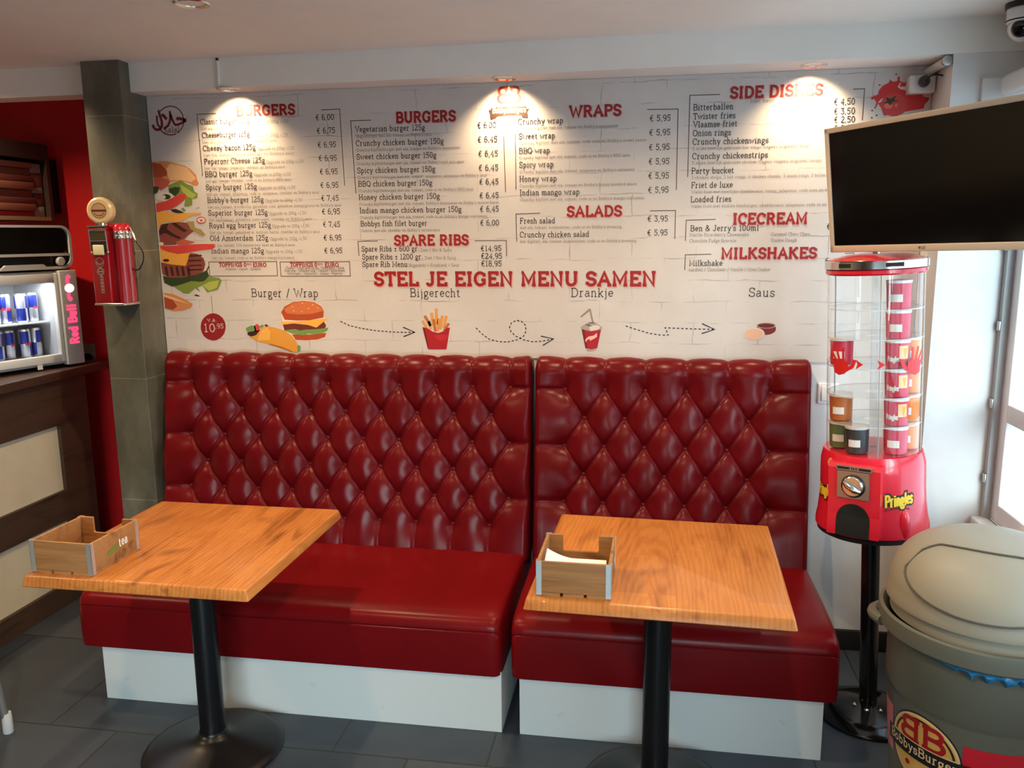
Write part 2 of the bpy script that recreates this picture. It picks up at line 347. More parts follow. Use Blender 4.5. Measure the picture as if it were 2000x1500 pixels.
    F['k']=(64,[[(4,100),(14,100),(14,0)],[(50,64),(16,26)],[(26,38),(52,0)],sf(14,0,11),sf(50,64,9),sf(54,0,9)])
    F['l']=(34,[[(6,100),(17,100),(17,0)],sf(17,0)])
    F['m']=(98,[[(4,64),(14,64),(14,0)],[(14,46)]+arc(30,46,17,20,170,0,7)+[(47,0)],[(47,46)]+arc(64,46,17,20,170,0,7)+[(81,0)],sf(14,0,10),sf(48,0,10),sf(84,0,10)])
    F['n']=(66,[[(4,64),(14,64),(14,0)],[(14,46)]+arc(32,46,18,20,170,0,7)+[(50,0)],sf(14,0,11),sf(52,0,11)])
    F['o']=(60,[arc(30,33,23,33,0,360,16)])
    F['p']=(66,[[(4,64),(14,64),(14,-32)],arc(34,33,22,33,150,-150,14),sf(14,-32)])
    F['q']=(64,[[(50,64),(50,-32)],arc(30,33,22,33,30,330,14),sf(50,-32)])
    F['r']=(52,[[(4,64),(16,64),(16,0)],[(16,42)]+arc(34,44,18,22,170,55,6),sf(16,0,14)])
    F['s']=(50,[arc(25,49,17,16,15,270,8)+arc(25,16,19,17,90,-160,8),[(42,48),(42,64)],[(6,4),(6,18)]])
    F['t']=(44,[[(18,88),(18,16)]+arc(31,16,13,16,180,320,6),[(4,64),(36,64)]])
    F['u']=(66,[[(4,64),(14,64),(14,22)]+arc(31,22,17,22,180,350,7)+[(50,20)],[(40,64),(50,64),(50,0),(60,0)]])
    F['v']=(60,[[(8,64),(30,0),(52,64)],sf(9,64,9),sf(51,64,9)])
    F['w']=(90,[[(8,64),(26,0),(45,58),(64,0),(82,64)],sf(9,64,9),sf(81,64,9)])
    F['x']=(60,[[(8,0),(50,64)],[(10,64),(52,0)],sf(9,0,9),sf(51,0,9),sf(10,64,9),sf(50,64,9)])
    F['y']=(62,[[(8,64),(31,4)],[(54,64),(28,-18)]+arc(14,-20,13,12,0,-120,5),sf(9,64,9),sf(53,64,9)])
    F['z']=(54,[[(8,48),(8,64),(44,64),(8,0),(46,0),(46,16)]])
    F['0']=(66,[arc(33,50,25,50,0,360,18)])
    F['1']=(48,[[(10,84),(24,100),(24,0)],sf(24,0,16)])
    F['2']=(64,[arc(30,74,22,26,165,-20,8)+[(8,6),(8,0),(54,0),(54,20)]])
    F['3']=(62,[[(10,82),(10,100),(50,100),(26,60)]+arc(28,30,24,30,90,-165,10)])
    F['4']=(66,[[(46,0),(46,100),(6,30),(60,30)],sf(46,0)])
    F['5']=(64,[[(52,84),(52,100),(14,100),(12,56)]+arc(30,32,24,32,120,-160,10)])
    F['6']=(64,[[(50,90)]+arc(34,56,26,44,70,180,8)+arc(32,30,24,30,180,-180,16)])
    F['7']=(60,[[(6,80),(6,100),(54,100),(24,0)]])
    F['8']=(64,[arc(32,75,20,25,0,360,14),arc(32,26,24,26,0,360,14)])
    F['9']=(64,[arc(32,70,24,30,0,360,16),[(56,70)]+arc(30,44,26,44,0,-110,8)])
    F[',']=(26,[[(13,10),(13,0),(6,-16)]]); F['.']=(26,[[(13,0),(13,12)]]); F["'"]=(22,[[(11,100),(11,76)]])
    F['/']=(54,[[(8,-14),(46,104)]]); F['+']=(60,[[(8,36),(52,36)],[(30,14),(30,58)]]); F['-']=(48,[[(8,34),(40,34)]])
    F['±']=(62,[[(8,50),(54,50)],[(31,28),(31,72)],[(8,6),(54,6)]]); F['&']=(84,[[(76,44),(40,0)]+arc(30,24,22,24,-70,-270,8)+[(44,60)]+arc(34,80,16,20,-40,200,8)+[(74,0)]])
    F['€']=(70,[arc(44,50,28,50,55,305,12),[(4,60),(52,60)],[(4,42),(48,42)]]); F[' ']=(34,[])
    return F
FONT=build_font()
def text_width(s,gap=10): return sum(FONT[c][0]+gap for c in s)-gap
def lettering(mb,s,x,z,h,fn,width=None,wt=.13,mi=0,gap=10,mirror=False):
    """writes s with its baseline starting at (x,z), capital height h"""
    def lift(i):
        def f(u,v):     # each stroke a hair above the one before, so crossing strokes never coincide
            p=Vector(fn(u,v)); a=Vector(fn(u+1e-4,v))-p; b=Vector(fn(u,v+1e-4))-p; return tuple(p+a.cross(b).normalized()*i*2.5e-5)
        return f
    k=h/100; kx=k if width is None else width/text_width(s,gap); p=0
    for n_,c in enumerate(s):
        a,st=FONT[c]
        for i,q in enumerate(st):
            mb.stroke([(x+(p+(a-u if mirror else u))*kx, z+w*k) for u,w in q], wt*h, lift(i+6*(n_%2)), mi)
        p+=a+gap
    return p*kx
# menu print: text (style, words, x, baseline z, width) and picture outlines in wall coordinates, metres
TEXTS = [
('H', 'BURGERS', 0.218, 2.212, 0.258),
('I', 'Classic burger 125g', 0.053, 2.182, 0.222),
('U', 'Upgrade to 200g +1,50', 0.281, 2.178, 0.164),
('S', "Met sla, tomaat en Bobby's saus", 0.053, 2.159, 0.238),
('P', '€ 6,00', 0.566, 2.184, 0.08),
('I', 'Cheeseburger 125g', 0.056, 2.128, 0.215),
('U', 'Upgrade to 200g +1,50', 0.277, 2.124, 0.164),
('S', "Met sla, tomaat, cheddar en Bobby's saus", 0.055, 2.104, 0.333),
('P', '€ 6,75', 0.568, 2.131, 0.08),
('I', 'Cheesy bacon 125g', 0.056, 2.074, 0.238),
('U', 'Upgrade to 200g +1,50', 0.3, 2.07, 0.165),
('S', "Met sla, tomaat, bacon, cheddar en Bobby's saus", 0.056, 2.051, 0.405),
('P', '€ 6,95', 0.569, 2.075, 0.08),
('I', 'Peperoni Cheese 125g', 0.057, 2.02, 0.275),
('U', 'Upgrade to 200g +1,50', 0.338, 2.016, 0.165),
('S', "Met sla, tomaat, peperoni, cheddar en Bobby's saus", 0.057, 1.997, 0.363),
('P', '€ 6,95', 0.57, 2.021, 0.08),
('I', 'BBQ burger 125g', 0.057, 1.967, 0.215),
('U', 'Upgrade to 200g +1,50', 0.278, 1.965, 0.166),
('S', "Met sla, tomaat, cheddar, rode ui en Bobby's BBQ saus", 0.057, 1.944, 0.386),
('P', '€ 6,95', 0.572, 1.967, 0.079),
('I', 'Spicy burger 125g', 0.057, 1.913, 0.232),
('U', 'Upgrade to 200g +1,50', 0.295, 1.911, 0.166),
('S', "Met sla, tomaat, jalapenos, rode ui, salsasaus, cheddar en Bobby's saus", 0.057, 1.889, 0.507),
('P', '€ 6,95', 0.572, 1.912, 0.08),
('I', "Bobby's burger 125g", 0.059, 1.859, 0.257),
('U', 'Upgrade to 200g +1,50', 0.322, 1.858, 0.166),
('S', "Met sla, tomaat, mozzarella, gebakken uien, gebakken champignons en Bobby's saus", 0.059, 1.835, 0.6),
('P', '€ 7,45', 0.573, 1.859, 0.077),
('I', 'Superior burger 125g', 0.059, 1.805, 0.271),
('U', 'Upgrade to 200g +1,50', 0.336, 1.804, 0.167),
('S', "Met sla, tomaat, gebakken uienringen, cheddar en Bobby's saus", 0.059, 1.781, 0.467),
('P', '€ 6,95', 0.573, 1.804, 0.08),
('I', 'Royal egg burger 125g', 0.059, 1.752, 0.283),
('U', 'Upgrade to 200g +1,50', 0.348, 1.751, 0.166),
('S', "Met sla, tomaat, gebakken ei, kalkoen bacon, cheddar en Bobby's saus", 0.059, 1.727, 0.5),
('P', '€ 7,45', 0.575, 1.751, 0.076),
('I', 'Old Amsterdam 125g', 0.059, 1.698, 0.267),
('U', 'Upgrade to 200g +1,50', 0.333, 1.698, 0.167),
('S', "Met sla, tomaat, Old Amsterdam kaas en Bobby's saus", 0.058, 1.673, 0.387),
('P', '€ 6,95', 0.575, 1.696, 0.08),
('I', 'Indian mango 125g', 0.06, 1.644, 0.243),
('U', 'Upgrade to 200g +1,50', 0.31, 1.644, 0.167),
('S', "Met sla, tomaat, rode ui en Bobby's mango-currysaus", 0.06, 1.619, 0.379),
('P', '€ 6,95', 0.575, 1.642, 0.081),
('h', 'TOPPINGS 0', 0.092, 1.587, 0.126),
('u', '60', 0.222, 1.593, 0.021),
('h', 'EURO', 0.249, 1.586, 0.061),
('h', 'TOPPINGS 0', 0.419, 1.586, 0.121),
('u', '60', 0.544, 1.592, 0.021),
('h', 'EURO', 0.575, 1.585, 0.061),
('S', 'Jalapenos - Augurk - Spiegelei', 0.118, 1.572, 0.167),
('S', 'Cheddar - Crispy bacon strips - Champignons - Bacon', 0.398, 1.575, 0.262),
('S', 'Rode uien - Gebakken uien - Tomaten - Komkommer', 0.392, 1.564, 0.272),
('S', 'Uienringen - Mozzarella - Ananas - Peperoni', 0.404, 1.552, 0.248),
('H', 'BURGERS', 0.909, 2.165, 0.247),
('I', 'Vegetarian burger 125g', 0.734, 2.132, 0.295),
('S', "Veggieburger met sla, tomaat en Bobby's saus", 0.734, 2.11, 0.323),
('P', '€ 6,00', 1.246, 2.133, 0.076),
('I', 'Crunchy chicken burger 150g', 0.734, 2.077, 0.372),
('S', "Crunchy kipfiletburger met sla, tomaat en Bobby's mayonaise", 0.734, 2.055, 0.438),
('P', '€ 6,45', 1.246, 2.078, 0.08),
('I', 'Sweet chicken burger 150g', 0.735, 2.023, 0.339),
('S', "Crunchy kipfiletburger met sla, tomaat en Bobby's piri piri saus", 0.735, 2.0, 0.453),
('P', '€ 6,45', 1.248, 2.023, 0.08),
('I', 'Spicy chicken burger 150g', 0.736, 1.968, 0.332),
('S', "Crunchy kipfiletburger met sla, tomaat, jalapenos, salsasaus en Bobby's saus", 0.736, 1.945, 0.546),
('P', '€ 6,45', 1.248, 1.968, 0.081),
('I', 'BBQ chicken burger 150g', 0.738, 1.914, 0.316),
('S', "Crunchy kipfiletburger met sla, tomaat, rode ui en Bobby's BBQ saus", 0.738, 1.891, 0.486),
('P', '€ 6,45', 1.25, 1.913, 0.079),
('I', 'Honey chicken burger 150g', 0.738, 1.86, 0.346),
('S', "Crunchy kipfiletburger met sla, tomaat, Bobby's mayonaise en Bobby's mosterdsaus", 0.738, 1.837, 0.591),
('P', '€ 6,45', 1.25, 1.859, 0.079),
('I', 'Indian mango chicken burger 150g', 0.739, 1.806, 0.435),
('S', "Crunchy kipfiletburger met sla, tomaat, rode ui en Bobby's mango-currysaus", 0.739, 1.783, 0.541),
('P', '€ 6,45', 1.251, 1.805, 0.078),
('I', 'Bobbys fish filet burger', 0.741, 1.752, 0.287),
('S', "Visfilet met sla, cheddar en Bobby's tartaarsaus", 0.741, 1.729, 0.34),
('P', '€ 6,00', 1.251, 1.75, 0.078),
('H', 'SPARE RIBS', 0.885, 1.674, 0.315),
('I', 'Spare Ribs ± 600 gr.', 0.741, 1.648, 0.249),
('U', 'Zoet / Hot & Spicy', 0.997, 1.646, 0.133),
('P', '€14,95', 1.251, 1.647, 0.087),
('I', 'Spare Ribs ± 1200 gr.', 0.742, 1.615, 0.263),
('U', 'Zoet / Hot & Spicy', 1.014, 1.614, 0.132),
('P', '€24,95', 1.252, 1.616, 0.088),
('I', 'Spare Rib Menu', 0.742, 1.584, 0.196),
('U', 'Bijgerecht + Frisdrank + Saus', 0.945, 1.584, 0.213),
('P', '€18,95', 1.252, 1.585, 0.086),
('B', 'STEL JE EIGEN MENU SAMEN', 0.792, 1.508, 1.171),
('L', 'Burger / Wrap', 0.232, 1.457, 0.307),
('L', 'Bijgerecht', 0.945, 1.459, 0.216),
('L', 'Drankje', 1.623, 1.461, 0.172),
('L', 'Saus', 2.324, 1.463, 0.099),
('H', 'WRAPS', 1.615, 2.166, 0.2),
('I', 'Crunchy wrap', 1.41, 2.142, 0.18),
('S', "Crunchy kipfilet met sla, tomaat en Bobby's mayonaise", 1.411, 2.121, 0.393),
('P', '€ 5,95', 1.926, 2.139, 0.08),
('I', 'Sweet wrap', 1.413, 2.086, 0.145),
('S', "Crunchy kipfilet met sla, tomaat, rode uien en Bobby's sweet sauce", 1.414, 2.065, 0.499),
('P', '€ 5,95', 1.925, 2.086, 0.081),
('I', 'BBQ wrap', 1.413, 2.03, 0.124),
('S', "Crunchy kipfilet met sla, tomaat, rode ui en Bobby's BBQ saus", 1.414, 2.009, 0.439),
('P', '€ 5,95', 1.925, 2.031, 0.08),
('I', 'Spicy wrap', 1.414, 1.976, 0.138),
('S', "Crunchy kipfilet met sla, tomaat, jalapenos en Bobby's salsasaus", 1.415, 1.954, 0.456),
('P', '€ 5,95', 1.925, 1.977, 0.08),
('I', 'Honey wrap', 1.414, 1.921, 0.151),
('S', "Crunchy kipfilet met sla, tomaat en Bobby's honey mustard sauce", 1.415, 1.899, 0.465),
('P', '€ 5,95', 1.925, 1.923, 0.08),
('I', 'Indian mango wrap', 1.415, 1.867, 0.241),
('S', "Crunchy kipfilet met sla, tomaat, rode ui en Bobby's mango-currysaus", 1.416, 1.845, 0.494),
('P', '€ 5,95', 1.925, 1.869, 0.08),
('H', 'SALADS', 1.607, 1.782, 0.216),
('I', 'Fresh salad', 1.415, 1.756, 0.143),
('S', "met sla, tomaat, komkommer, rode ui en Bobby's dressing", 1.415, 1.734, 0.409),
('P', '€ 3,95', 1.925, 1.758, 0.08),
('I', 'Crunchy chicken salad', 1.414, 1.701, 0.281),
('S', "met kipfilet, sla, tomaat, komkommer, rode ui en Bobby's dressing", 1.414, 1.679, 0.469),
('P', '€ 5,95', 1.925, 1.704, 0.08),
('H', 'SIDE DISHES', 2.227, 2.215, 0.334),
('U', 'Met saus', 2.301, 2.195, 0.088),
('I', 'Bitterballen', 2.09, 2.174, 0.149),
('P', '€ 4,50', 2.603, 2.177, 0.075),
('I', 'Twister fries', 2.091, 2.141, 0.157),
('P', '€ 3,50', 2.605, 2.143, 0.075),
('I', 'Vlaamse friet', 2.092, 2.111, 0.164),
('P', '€ 2,50', 2.607, 2.113, 0.075),
('I', 'Onion rings', 2.091, 2.079, 0.143),
('P', '€ 2,50', 2.608, 2.082, 0.076),
('I', 'Crunchy chickenwings', 2.091, 2.047, 0.283),
('S', '6 stuks heerlijk gekruide hot wings volgens origineel recept', 2.092, 2.027, 0.436),
('I', 'Crunchy chickenstrips', 2.091, 1.993, 0.283),
('S', '5 stuks heerlijk gekruide chicken fingers volgens origineel recept', 2.091, 1.973, 0.48),
('I', 'Party bucket', 2.09, 1.938, 0.16),
('S', '3 chicken strips, 3 hot wings, 4 chicken chunks, 3 onion rings, 3 bitterballen', 2.091, 1.918, 0.541),
('I', 'Friet de luxe', 2.091, 1.884, 0.157),
('S', 'Wafel friet met heerlijke cheddarsaus, bacon, jalapenos, rode uien en bieslook', 2.092, 1.863, 0.554),
('I', 'Loaded fries', 2.09, 1.83, 0.154),
('S', 'Wafel friet met stukjes hamburger, cheddarsaus, jalapenos, rode ui en bacon', 2.091, 1.809, 0.553),
('H', 'ICECREAM', 2.254, 1.745, 0.276),
('I', "Ben & Jerry's 100ml", 2.092, 1.719, 0.26),
('U', 'Startle Strawberry Cheesecake', 2.089, 1.698, 0.227),
('U', 'Chocolate Fudge Brownie', 2.09, 1.675, 0.179),
('U', 'Caramel Chew Chew', 2.399, 1.698, 0.145),
('U', 'Cookie Dough', 2.4, 1.675, 0.096),
('P', '€ 3,50', 2.603, 1.721, 0.075),
('H', 'MILKSHAKES', 2.214, 1.613, 0.357),
('I', 'Milkshake', 2.091, 1.584, 0.129),
('U', 'Aardbei / Chocolade / Vanille / Oreo Cookie', 2.089, 1.563, 0.312),
('P', '€ 4,50', 2.603, 1.59, 0.079),
]
BRACKETS = [
[(0.045, 1.97), (0.04, 2.224), (0.126, 2.224)],
[(0.591, 2.224), (0.671, 2.225), (0.678, 1.919)],
[(0.726, 1.886), (0.716, 2.177), (0.803, 2.177)],
[(1.352, 2.099), (1.357, 1.881)],
[(1.399, 2.107), (1.4, 1.89)],
[(1.916, 2.183), (2.033, 2.181), (2.034, 1.878)],
[(0.728, 1.63), (0.726, 1.69), (0.813, 1.691)],
[(1.227, 1.689), (1.358, 1.689), (1.359, 1.625)],
[(1.401, 1.684), (1.399, 1.794), (1.498, 1.796)],
[(1.934, 1.799), (2.033, 1.799), (2.033, 1.689)],
[(2.076, 1.926), (2.076, 2.23), (2.189, 2.229)],
[(2.669, 2.231), (2.709, 2.231), (2.708, 2.119)],
[(2.074, 1.681), (2.075, 1.761), (2.188, 1.763)],
[(2.075, 1.567), (2.075, 1.627), (2.175, 1.629)],
[(2.675, 1.629), (2.708, 1.63), (2.711, 1.599)],
[(0.044, 1.607), (0.358, 1.608), (0.358, 1.547), (0.045, 1.546), (0.044, 1.607)],
[(0.373, 1.606), (0.685, 1.606), (0.686, 1.546), (0.374, 1.545), (0.373, 1.606)],
]
PICTURES = [
('exploded_burger_picture', [(0,'bun',[(-0.187,2.035),(-0.153,2.036),(-0.106,2.033),(-0.069,2.024),(-0.032,2.014),(-0.007,1.999),(0.015,1.975),(0.018,1.958),(0.025,1.939),(0.018,1.931),(0.002,1.931),(-0.007,1.939),(-0.042,1.951),(-0.089,1.952),(-0.138,1.948),(-0.183,1.932),(-0.184,1.966)]),(1,'bunlight',[(-0.102,2.025),(-0.06,2.018),(-0.023,2.006),(-0.001,1.98),(0.014,1.962),(-0.009,1.946),(-0.056,1.955),(-0.108,1.956),(-0.118,1.976),(-0.126,1.997)]),(1,'meatred',[(-0.183,1.966),(-0.15,1.968),(-0.117,1.959),(-0.109,1.948),(-0.12,1.931),(-0.153,1.914),(-0.181,1.923)]),(2,'bundark',[(-0.184,2.031),(-0.145,2.025),(-0.119,1.997),(-0.118,1.978),(-0.148,1.968),(-0.184,1.968)]),(2,'lettuce',[(-0.117,1.935),(-0.085,1.947),(-0.056,1.955),(-0.029,1.938),(-0.003,1.929),(0.002,1.907),(0.016,1.898),(0.014,1.881),(-0.012,1.875),(-0.012,1.851),(-0.032,1.845),(-0.051,1.845),(-0.044,1.873),(-0.062,1.882),(-0.09,1.889),(-0.117,1.905)]),(3,'darkgreen',[(-0.116,1.92),(-0.087,1.928),(-0.063,1.925),(-0.07,1.904),(-0.09,1.889),(-0.113,1.905)]),(3,'limegreen',[(-0.062,1.938),(-0.03,1.92),(-0.008,1.903),(0.011,1.894),(-0.01,1.877),(-0.033,1.886),(-0.055,1.908)]),(3,'darkgreen',[(-0.185,1.932),(-0.161,1.929),(-0.17,1.906),(-0.188,1.897)]),(3,'onion',[(-0.097,1.887),(-0.1,1.882),(-0.105,1.877),(-0.113,1.873),(-0.123,1.87),(-0.134,1.869),(-0.146,1.869),(-0.157,1.87),(-0.166,1.874),(-0.174,1.878),(-0.178,1.883),(-0.179,1.889),(-0.177,1.894),(-0.172,1.899),(-0.164,1.903),(-0.154,1.906),(-0.142,1.907),(-0.131,1.907),(-0.12,1.905),(-0.11,1.902),(-0.103,1.898),(-0.099,1.893)]),(4,'darkgreen',[(-0.11,1.886),(-0.111,1.883),(-0.114,1.88),(-0.119,1.878),(-0.124,1.876),(-0.131,1.876),(-0.138,1.876),(-0.144,1.877),(-0.15,1.878),(-0.154,1.881),(-0.157,1.884),(-0.158,1.887),(-0.156,1.89),(-0.153,1.893),(-0.149,1.895),(-0.143,1.897),(-0.136,1.898),(-0.129,1.898),(-0.123,1.897),(-0.117,1.895),(-0.113,1.892),(-0.11,1.889)]),(5,'onion',[(-0.134,1.886),(-0.134,1.883),(-0.136,1.881),(-0.138,1.879),(-0.141,1.878),(-0.145,1.877),(-0.148,1.877),(-0.151,1.878),(-0.154,1.879),(-0.156,1.881),(-0.157,1.884),(-0.158,1.886),(-0.157,1.888),(-0.155,1.891),(-0.153,1.892),(-0.15,1.894),(-0.147,1.894),(-0.143,1.894),(-0.14,1.894),(-0.137,1.892),(-0.135,1.89),(-0.134,1.888)]),(4,'tomato',[(-0.182,1.86),(-0.138,1.868),(-0.1,1.883),(-0.07,1.898),(-0.041,1.899),(-0.038,1.886),(-0.051,1.869),(-0.084,1.848),(-0.117,1.833),(-0.161,1.827),(-0.183,1.821)]),(5,'darkmeat',[(-0.117,1.833),(-0.09,1.835),(-0.067,1.826),(-0.053,1.817),(-0.087,1.817),(-0.106,1.822)]),(4,'cheese',[(-0.181,1.821),(-0.148,1.829),(-0.118,1.82),(-0.097,1.811),(-0.053,1.817),(0.026,1.818),(0.025,1.81),(-0.018,1.808),(-0.056,1.787),(-0.09,1.779),(-0.124,1.781),(-0.155,1.779),(-0.182,1.756)]),(5,'lettuce',[(-0.066,1.835),(-0.056,1.841),(-0.043,1.826),(-0.055,1.824)]),(5,'lettuce',[(-0.001,1.836),(0.023,1.841),(0.015,1.836)]),(4,'meatred',[(0.047,1.786),(0.046,1.782),(0.043,1.778),(0.038,1.775),(0.033,1.773),(0.026,1.772),(0.02,1.772),(0.014,1.773),(0.009,1.775),(0.005,1.779),(0.002,1.782),(0.002,1.786),(0.003,1.79),(0.006,1.794),(0.01,1.797),(0.016,1.799),(0.022,1.8),(0.029,1.8),(0.035,1.799),(0.04,1.796),(0.044,1.793),(0.046,1.79)]),(5,'onion',[(0.042,1.786),(0.041,1.783),(0.039,1.78),(0.035,1.778),(0.031,1.776),(0.026,1.776),(0.021,1.776),(0.016,1.777),(0.012,1.778),(0.009,1.78),(0.007,1.783),(0.006,1.786),(0.007,1.789),(0.01,1.792),(0.013,1.794),(0.018,1.795),(0.023,1.796),(0.028,1.796),(0.033,1.795),(0.037,1.794),(0.04,1.791),(0.042,1.789)]),(6,'tomato',[(0.031,1.785),(0.031,1.784),(0.03,1.782),(0.029,1.782),(0.027,1.781),(0.025,1.781),(0.023,1.781),(0.021,1.781),(0.019,1.782),(0.018,1.783),(0.017,1.784),(0.017,1.785),(0.017,1.786),(0.018,1.787),(0.02,1.788),(0.022,1.789),(0.024,1.789),(0.026,1.789),(0.028,1.789),(0.029,1.788),(0.03,1.787),(0.031,1.786)]),(3,'meat',[(-0.18,1.741),(-0.168,1.77),(-0.13,1.775),(-0.086,1.779),(-0.046,1.776),(-0.019,1.76),(-0.015,1.739),(-0.045,1.721),(-0.058,1.708),(-0.076,1.701),(-0.106,1.682),(-0.177,1.68)]),(4,'darkmeat',[(-0.176,1.749),(-0.156,1.772),(-0.13,1.775),(-0.141,1.751),(-0.108,1.727),(-0.075,1.714),(-0.087,1.706),(-0.126,1.722),(-0.148,1.733),(-0.178,1.725)]),(4,'darkmeat',[(-0.121,1.775),(-0.098,1.777),(-0.071,1.758),(-0.043,1.742),(-0.061,1.735),(-0.089,1.753)]),(5,'pickle',[(-0.046,1.782),(-0.011,1.781),(-0.008,1.755),(0.02,1.747),(0.04,1.723),(0.024,1.719),(-0.009,1.737),(-0.028,1.747)]),(4,'onion',[(-0.161,1.687),(-0.162,1.685),(-0.163,1.683),(-0.165,1.681),(-0.168,1.68),(-0.171,1.679),(-0.174,1.679),(-0.176,1.68),(-0.179,1.681),(-0.181,1.683),(-0.182,1.685),(-0.182,1.687),(-0.181,1.689),(-0.18,1.691),(-0.178,1.692),(-0.175,1.694),(-0.172,1.694),(-0.169,1.694),(-0.167,1.693),(-0.164,1.692),(-0.163,1.691),(-0.162,1.689)]),(4,'meatred',[(-0.102,1.695),(-0.064,1.706),(-0.013,1.692),(-0.048,1.682),(-0.098,1.682)]),(5,'tomato',[(-0.18,1.678),(-0.118,1.677),(-0.048,1.682),(0.013,1.685),(0.078,1.684),(0.079,1.67),(0.065,1.663),(0.01,1.658),(-0.051,1.648),(-0.098,1.642),(-0.147,1.653),(-0.175,1.664)]),(4,'cheese',[(-0.18,1.67),(-0.147,1.653),(-0.098,1.642),(-0.04,1.647),(-0.065,1.591),(-0.131,1.597),(-0.18,1.606)]),(5,'darkmeat',[(-0.141,1.615),(-0.142,1.613),(-0.144,1.611),(-0.147,1.61),(-0.151,1.609),(-0.155,1.608),(-0.159,1.609),(-0.163,1.609),(-0.166,1.61),(-0.169,1.611),(-0.17,1.613),(-0.171,1.615),(-0.17,1.617),(-0.168,1.618),(-0.165,1.62),(-0.162,1.621),(-0.158,1.621),(-0.153,1.621),(-0.15,1.621),(-0.146,1.62),(-0.144,1.618),(-0.142,1.617)]),(3,'meat',[(-0.182,1.606),(-0.125,1.597),(-0.065,1.591),(-0.04,1.647),(-0.005,1.642),(0.022,1.623),(0.028,1.597),(0.017,1.568),(-0.019,1.552),(-0.084,1.541),(-0.151,1.541),(-0.179,1.555)]),(4,'darkmeat',[(-0.167,1.587),(-0.155,1.589),(-0.15,1.549),(-0.162,1.547)]),(4,'darkmeat',[(-0.141,1.587),(-0.129,1.589),(-0.124,1.549),(-0.136,1.547)]),(4,'darkmeat',[(-0.115,1.587),(-0.103,1.589),(-0.098,1.549),(-0.109,1.547)]),(4,'darkmeat',[(-0.088,1.587),(-0.077,1.589),(-0.071,1.549),(-0.083,1.546)]),(4,'darkmeat',[(-0.062,1.587),(-0.05,1.589),(-0.045,1.549),(-0.057,1.546)]),(4,'darkmeat',[(-0.046,1.637),(0.012,1.639),(0.017,1.633),(-0.05,1.63)]),(4,'darkmeat',[(-0.048,1.616),(0.01,1.618),(0.015,1.612),(-0.052,1.609)]),(4,'darkmeat',[(-0.05,1.594),(0.008,1.597),(0.014,1.591),(-0.053,1.588)]),(4,'darkmeat',[(-0.052,1.576),(0.007,1.578),(0.012,1.572),(-0.055,1.569)]),(3,'darkgreen',[(-0.178,1.549),(-0.145,1.54),(-0.084,1.54),(-0.019,1.552),(0.029,1.57),(0.042,1.591),(0.045,1.586),(0.035,1.568),(0.042,1.546),(0.014,1.522),(-0.045,1.52),(-0.087,1.506),(-0.14,1.501),(-0.174,1.517)]),(4,'lettuce',[(-0.128,1.501),(-0.086,1.512),(-0.044,1.525),(0.008,1.52),(0.044,1.544),(0.09,1.538),(0.099,1.525),(0.078,1.488),(0.027,1.476),(0.007,1.506),(-0.017,1.496),(-0.004,1.477),(-0.029,1.493),(-0.06,1.471),(-0.084,1.471)]),(5,'limegreen',[(0.007,1.506),(0.043,1.522),(0.086,1.528),(0.075,1.496),(0.037,1.482)]),(4,'darkgreen',[(-0.039,1.463),(-0.023,1.467),(-0.006,1.458),(-0.026,1.458)]),(3,'bun',[(-0.181,1.474),(-0.131,1.466),(-0.08,1.444),(-0.047,1.425),(-0.054,1.409),(-0.096,1.395),(-0.138,1.392),(-0.181,1.403)]),(4,'bundark',[(-0.18,1.455),(-0.139,1.441),(-0.121,1.414),(-0.143,1.398),(-0.181,1.406)]),(5,'bunlight',[(-0.181,1.467),(-0.132,1.452),(-0.059,1.423),(-0.133,1.441),(-0.181,1.456)])]),
('price_bubble', [(0,'brown',[(0.043,1.46),(0.045,1.46),(0.047,1.381),(0.045,1.381)]),(1,'priceRed',[(0.102,1.324),(0.1,1.314),(0.097,1.304),(0.092,1.294),(0.085,1.285),(0.077,1.278),(0.068,1.272),(0.059,1.267),(0.048,1.264),(0.038,1.263),(0.028,1.264),(0.018,1.267),(0.009,1.271),(0.001,1.277),(-0.006,1.284),(-0.011,1.293),(-0.015,1.303),(-0.017,1.313),(-0.017,1.323),(-0.015,1.334),(-0.012,1.344),(-0.007,1.353),(0.0,1.362),(0.008,1.369),(0.017,1.375),(0.027,1.38),(0.037,1.383),(0.047,1.384),(0.058,1.383),(0.067,1.38),(0.076,1.376),(0.084,1.37),(0.091,1.363),(0.096,1.354),(0.1,1.345),(0.102,1.335)])]),
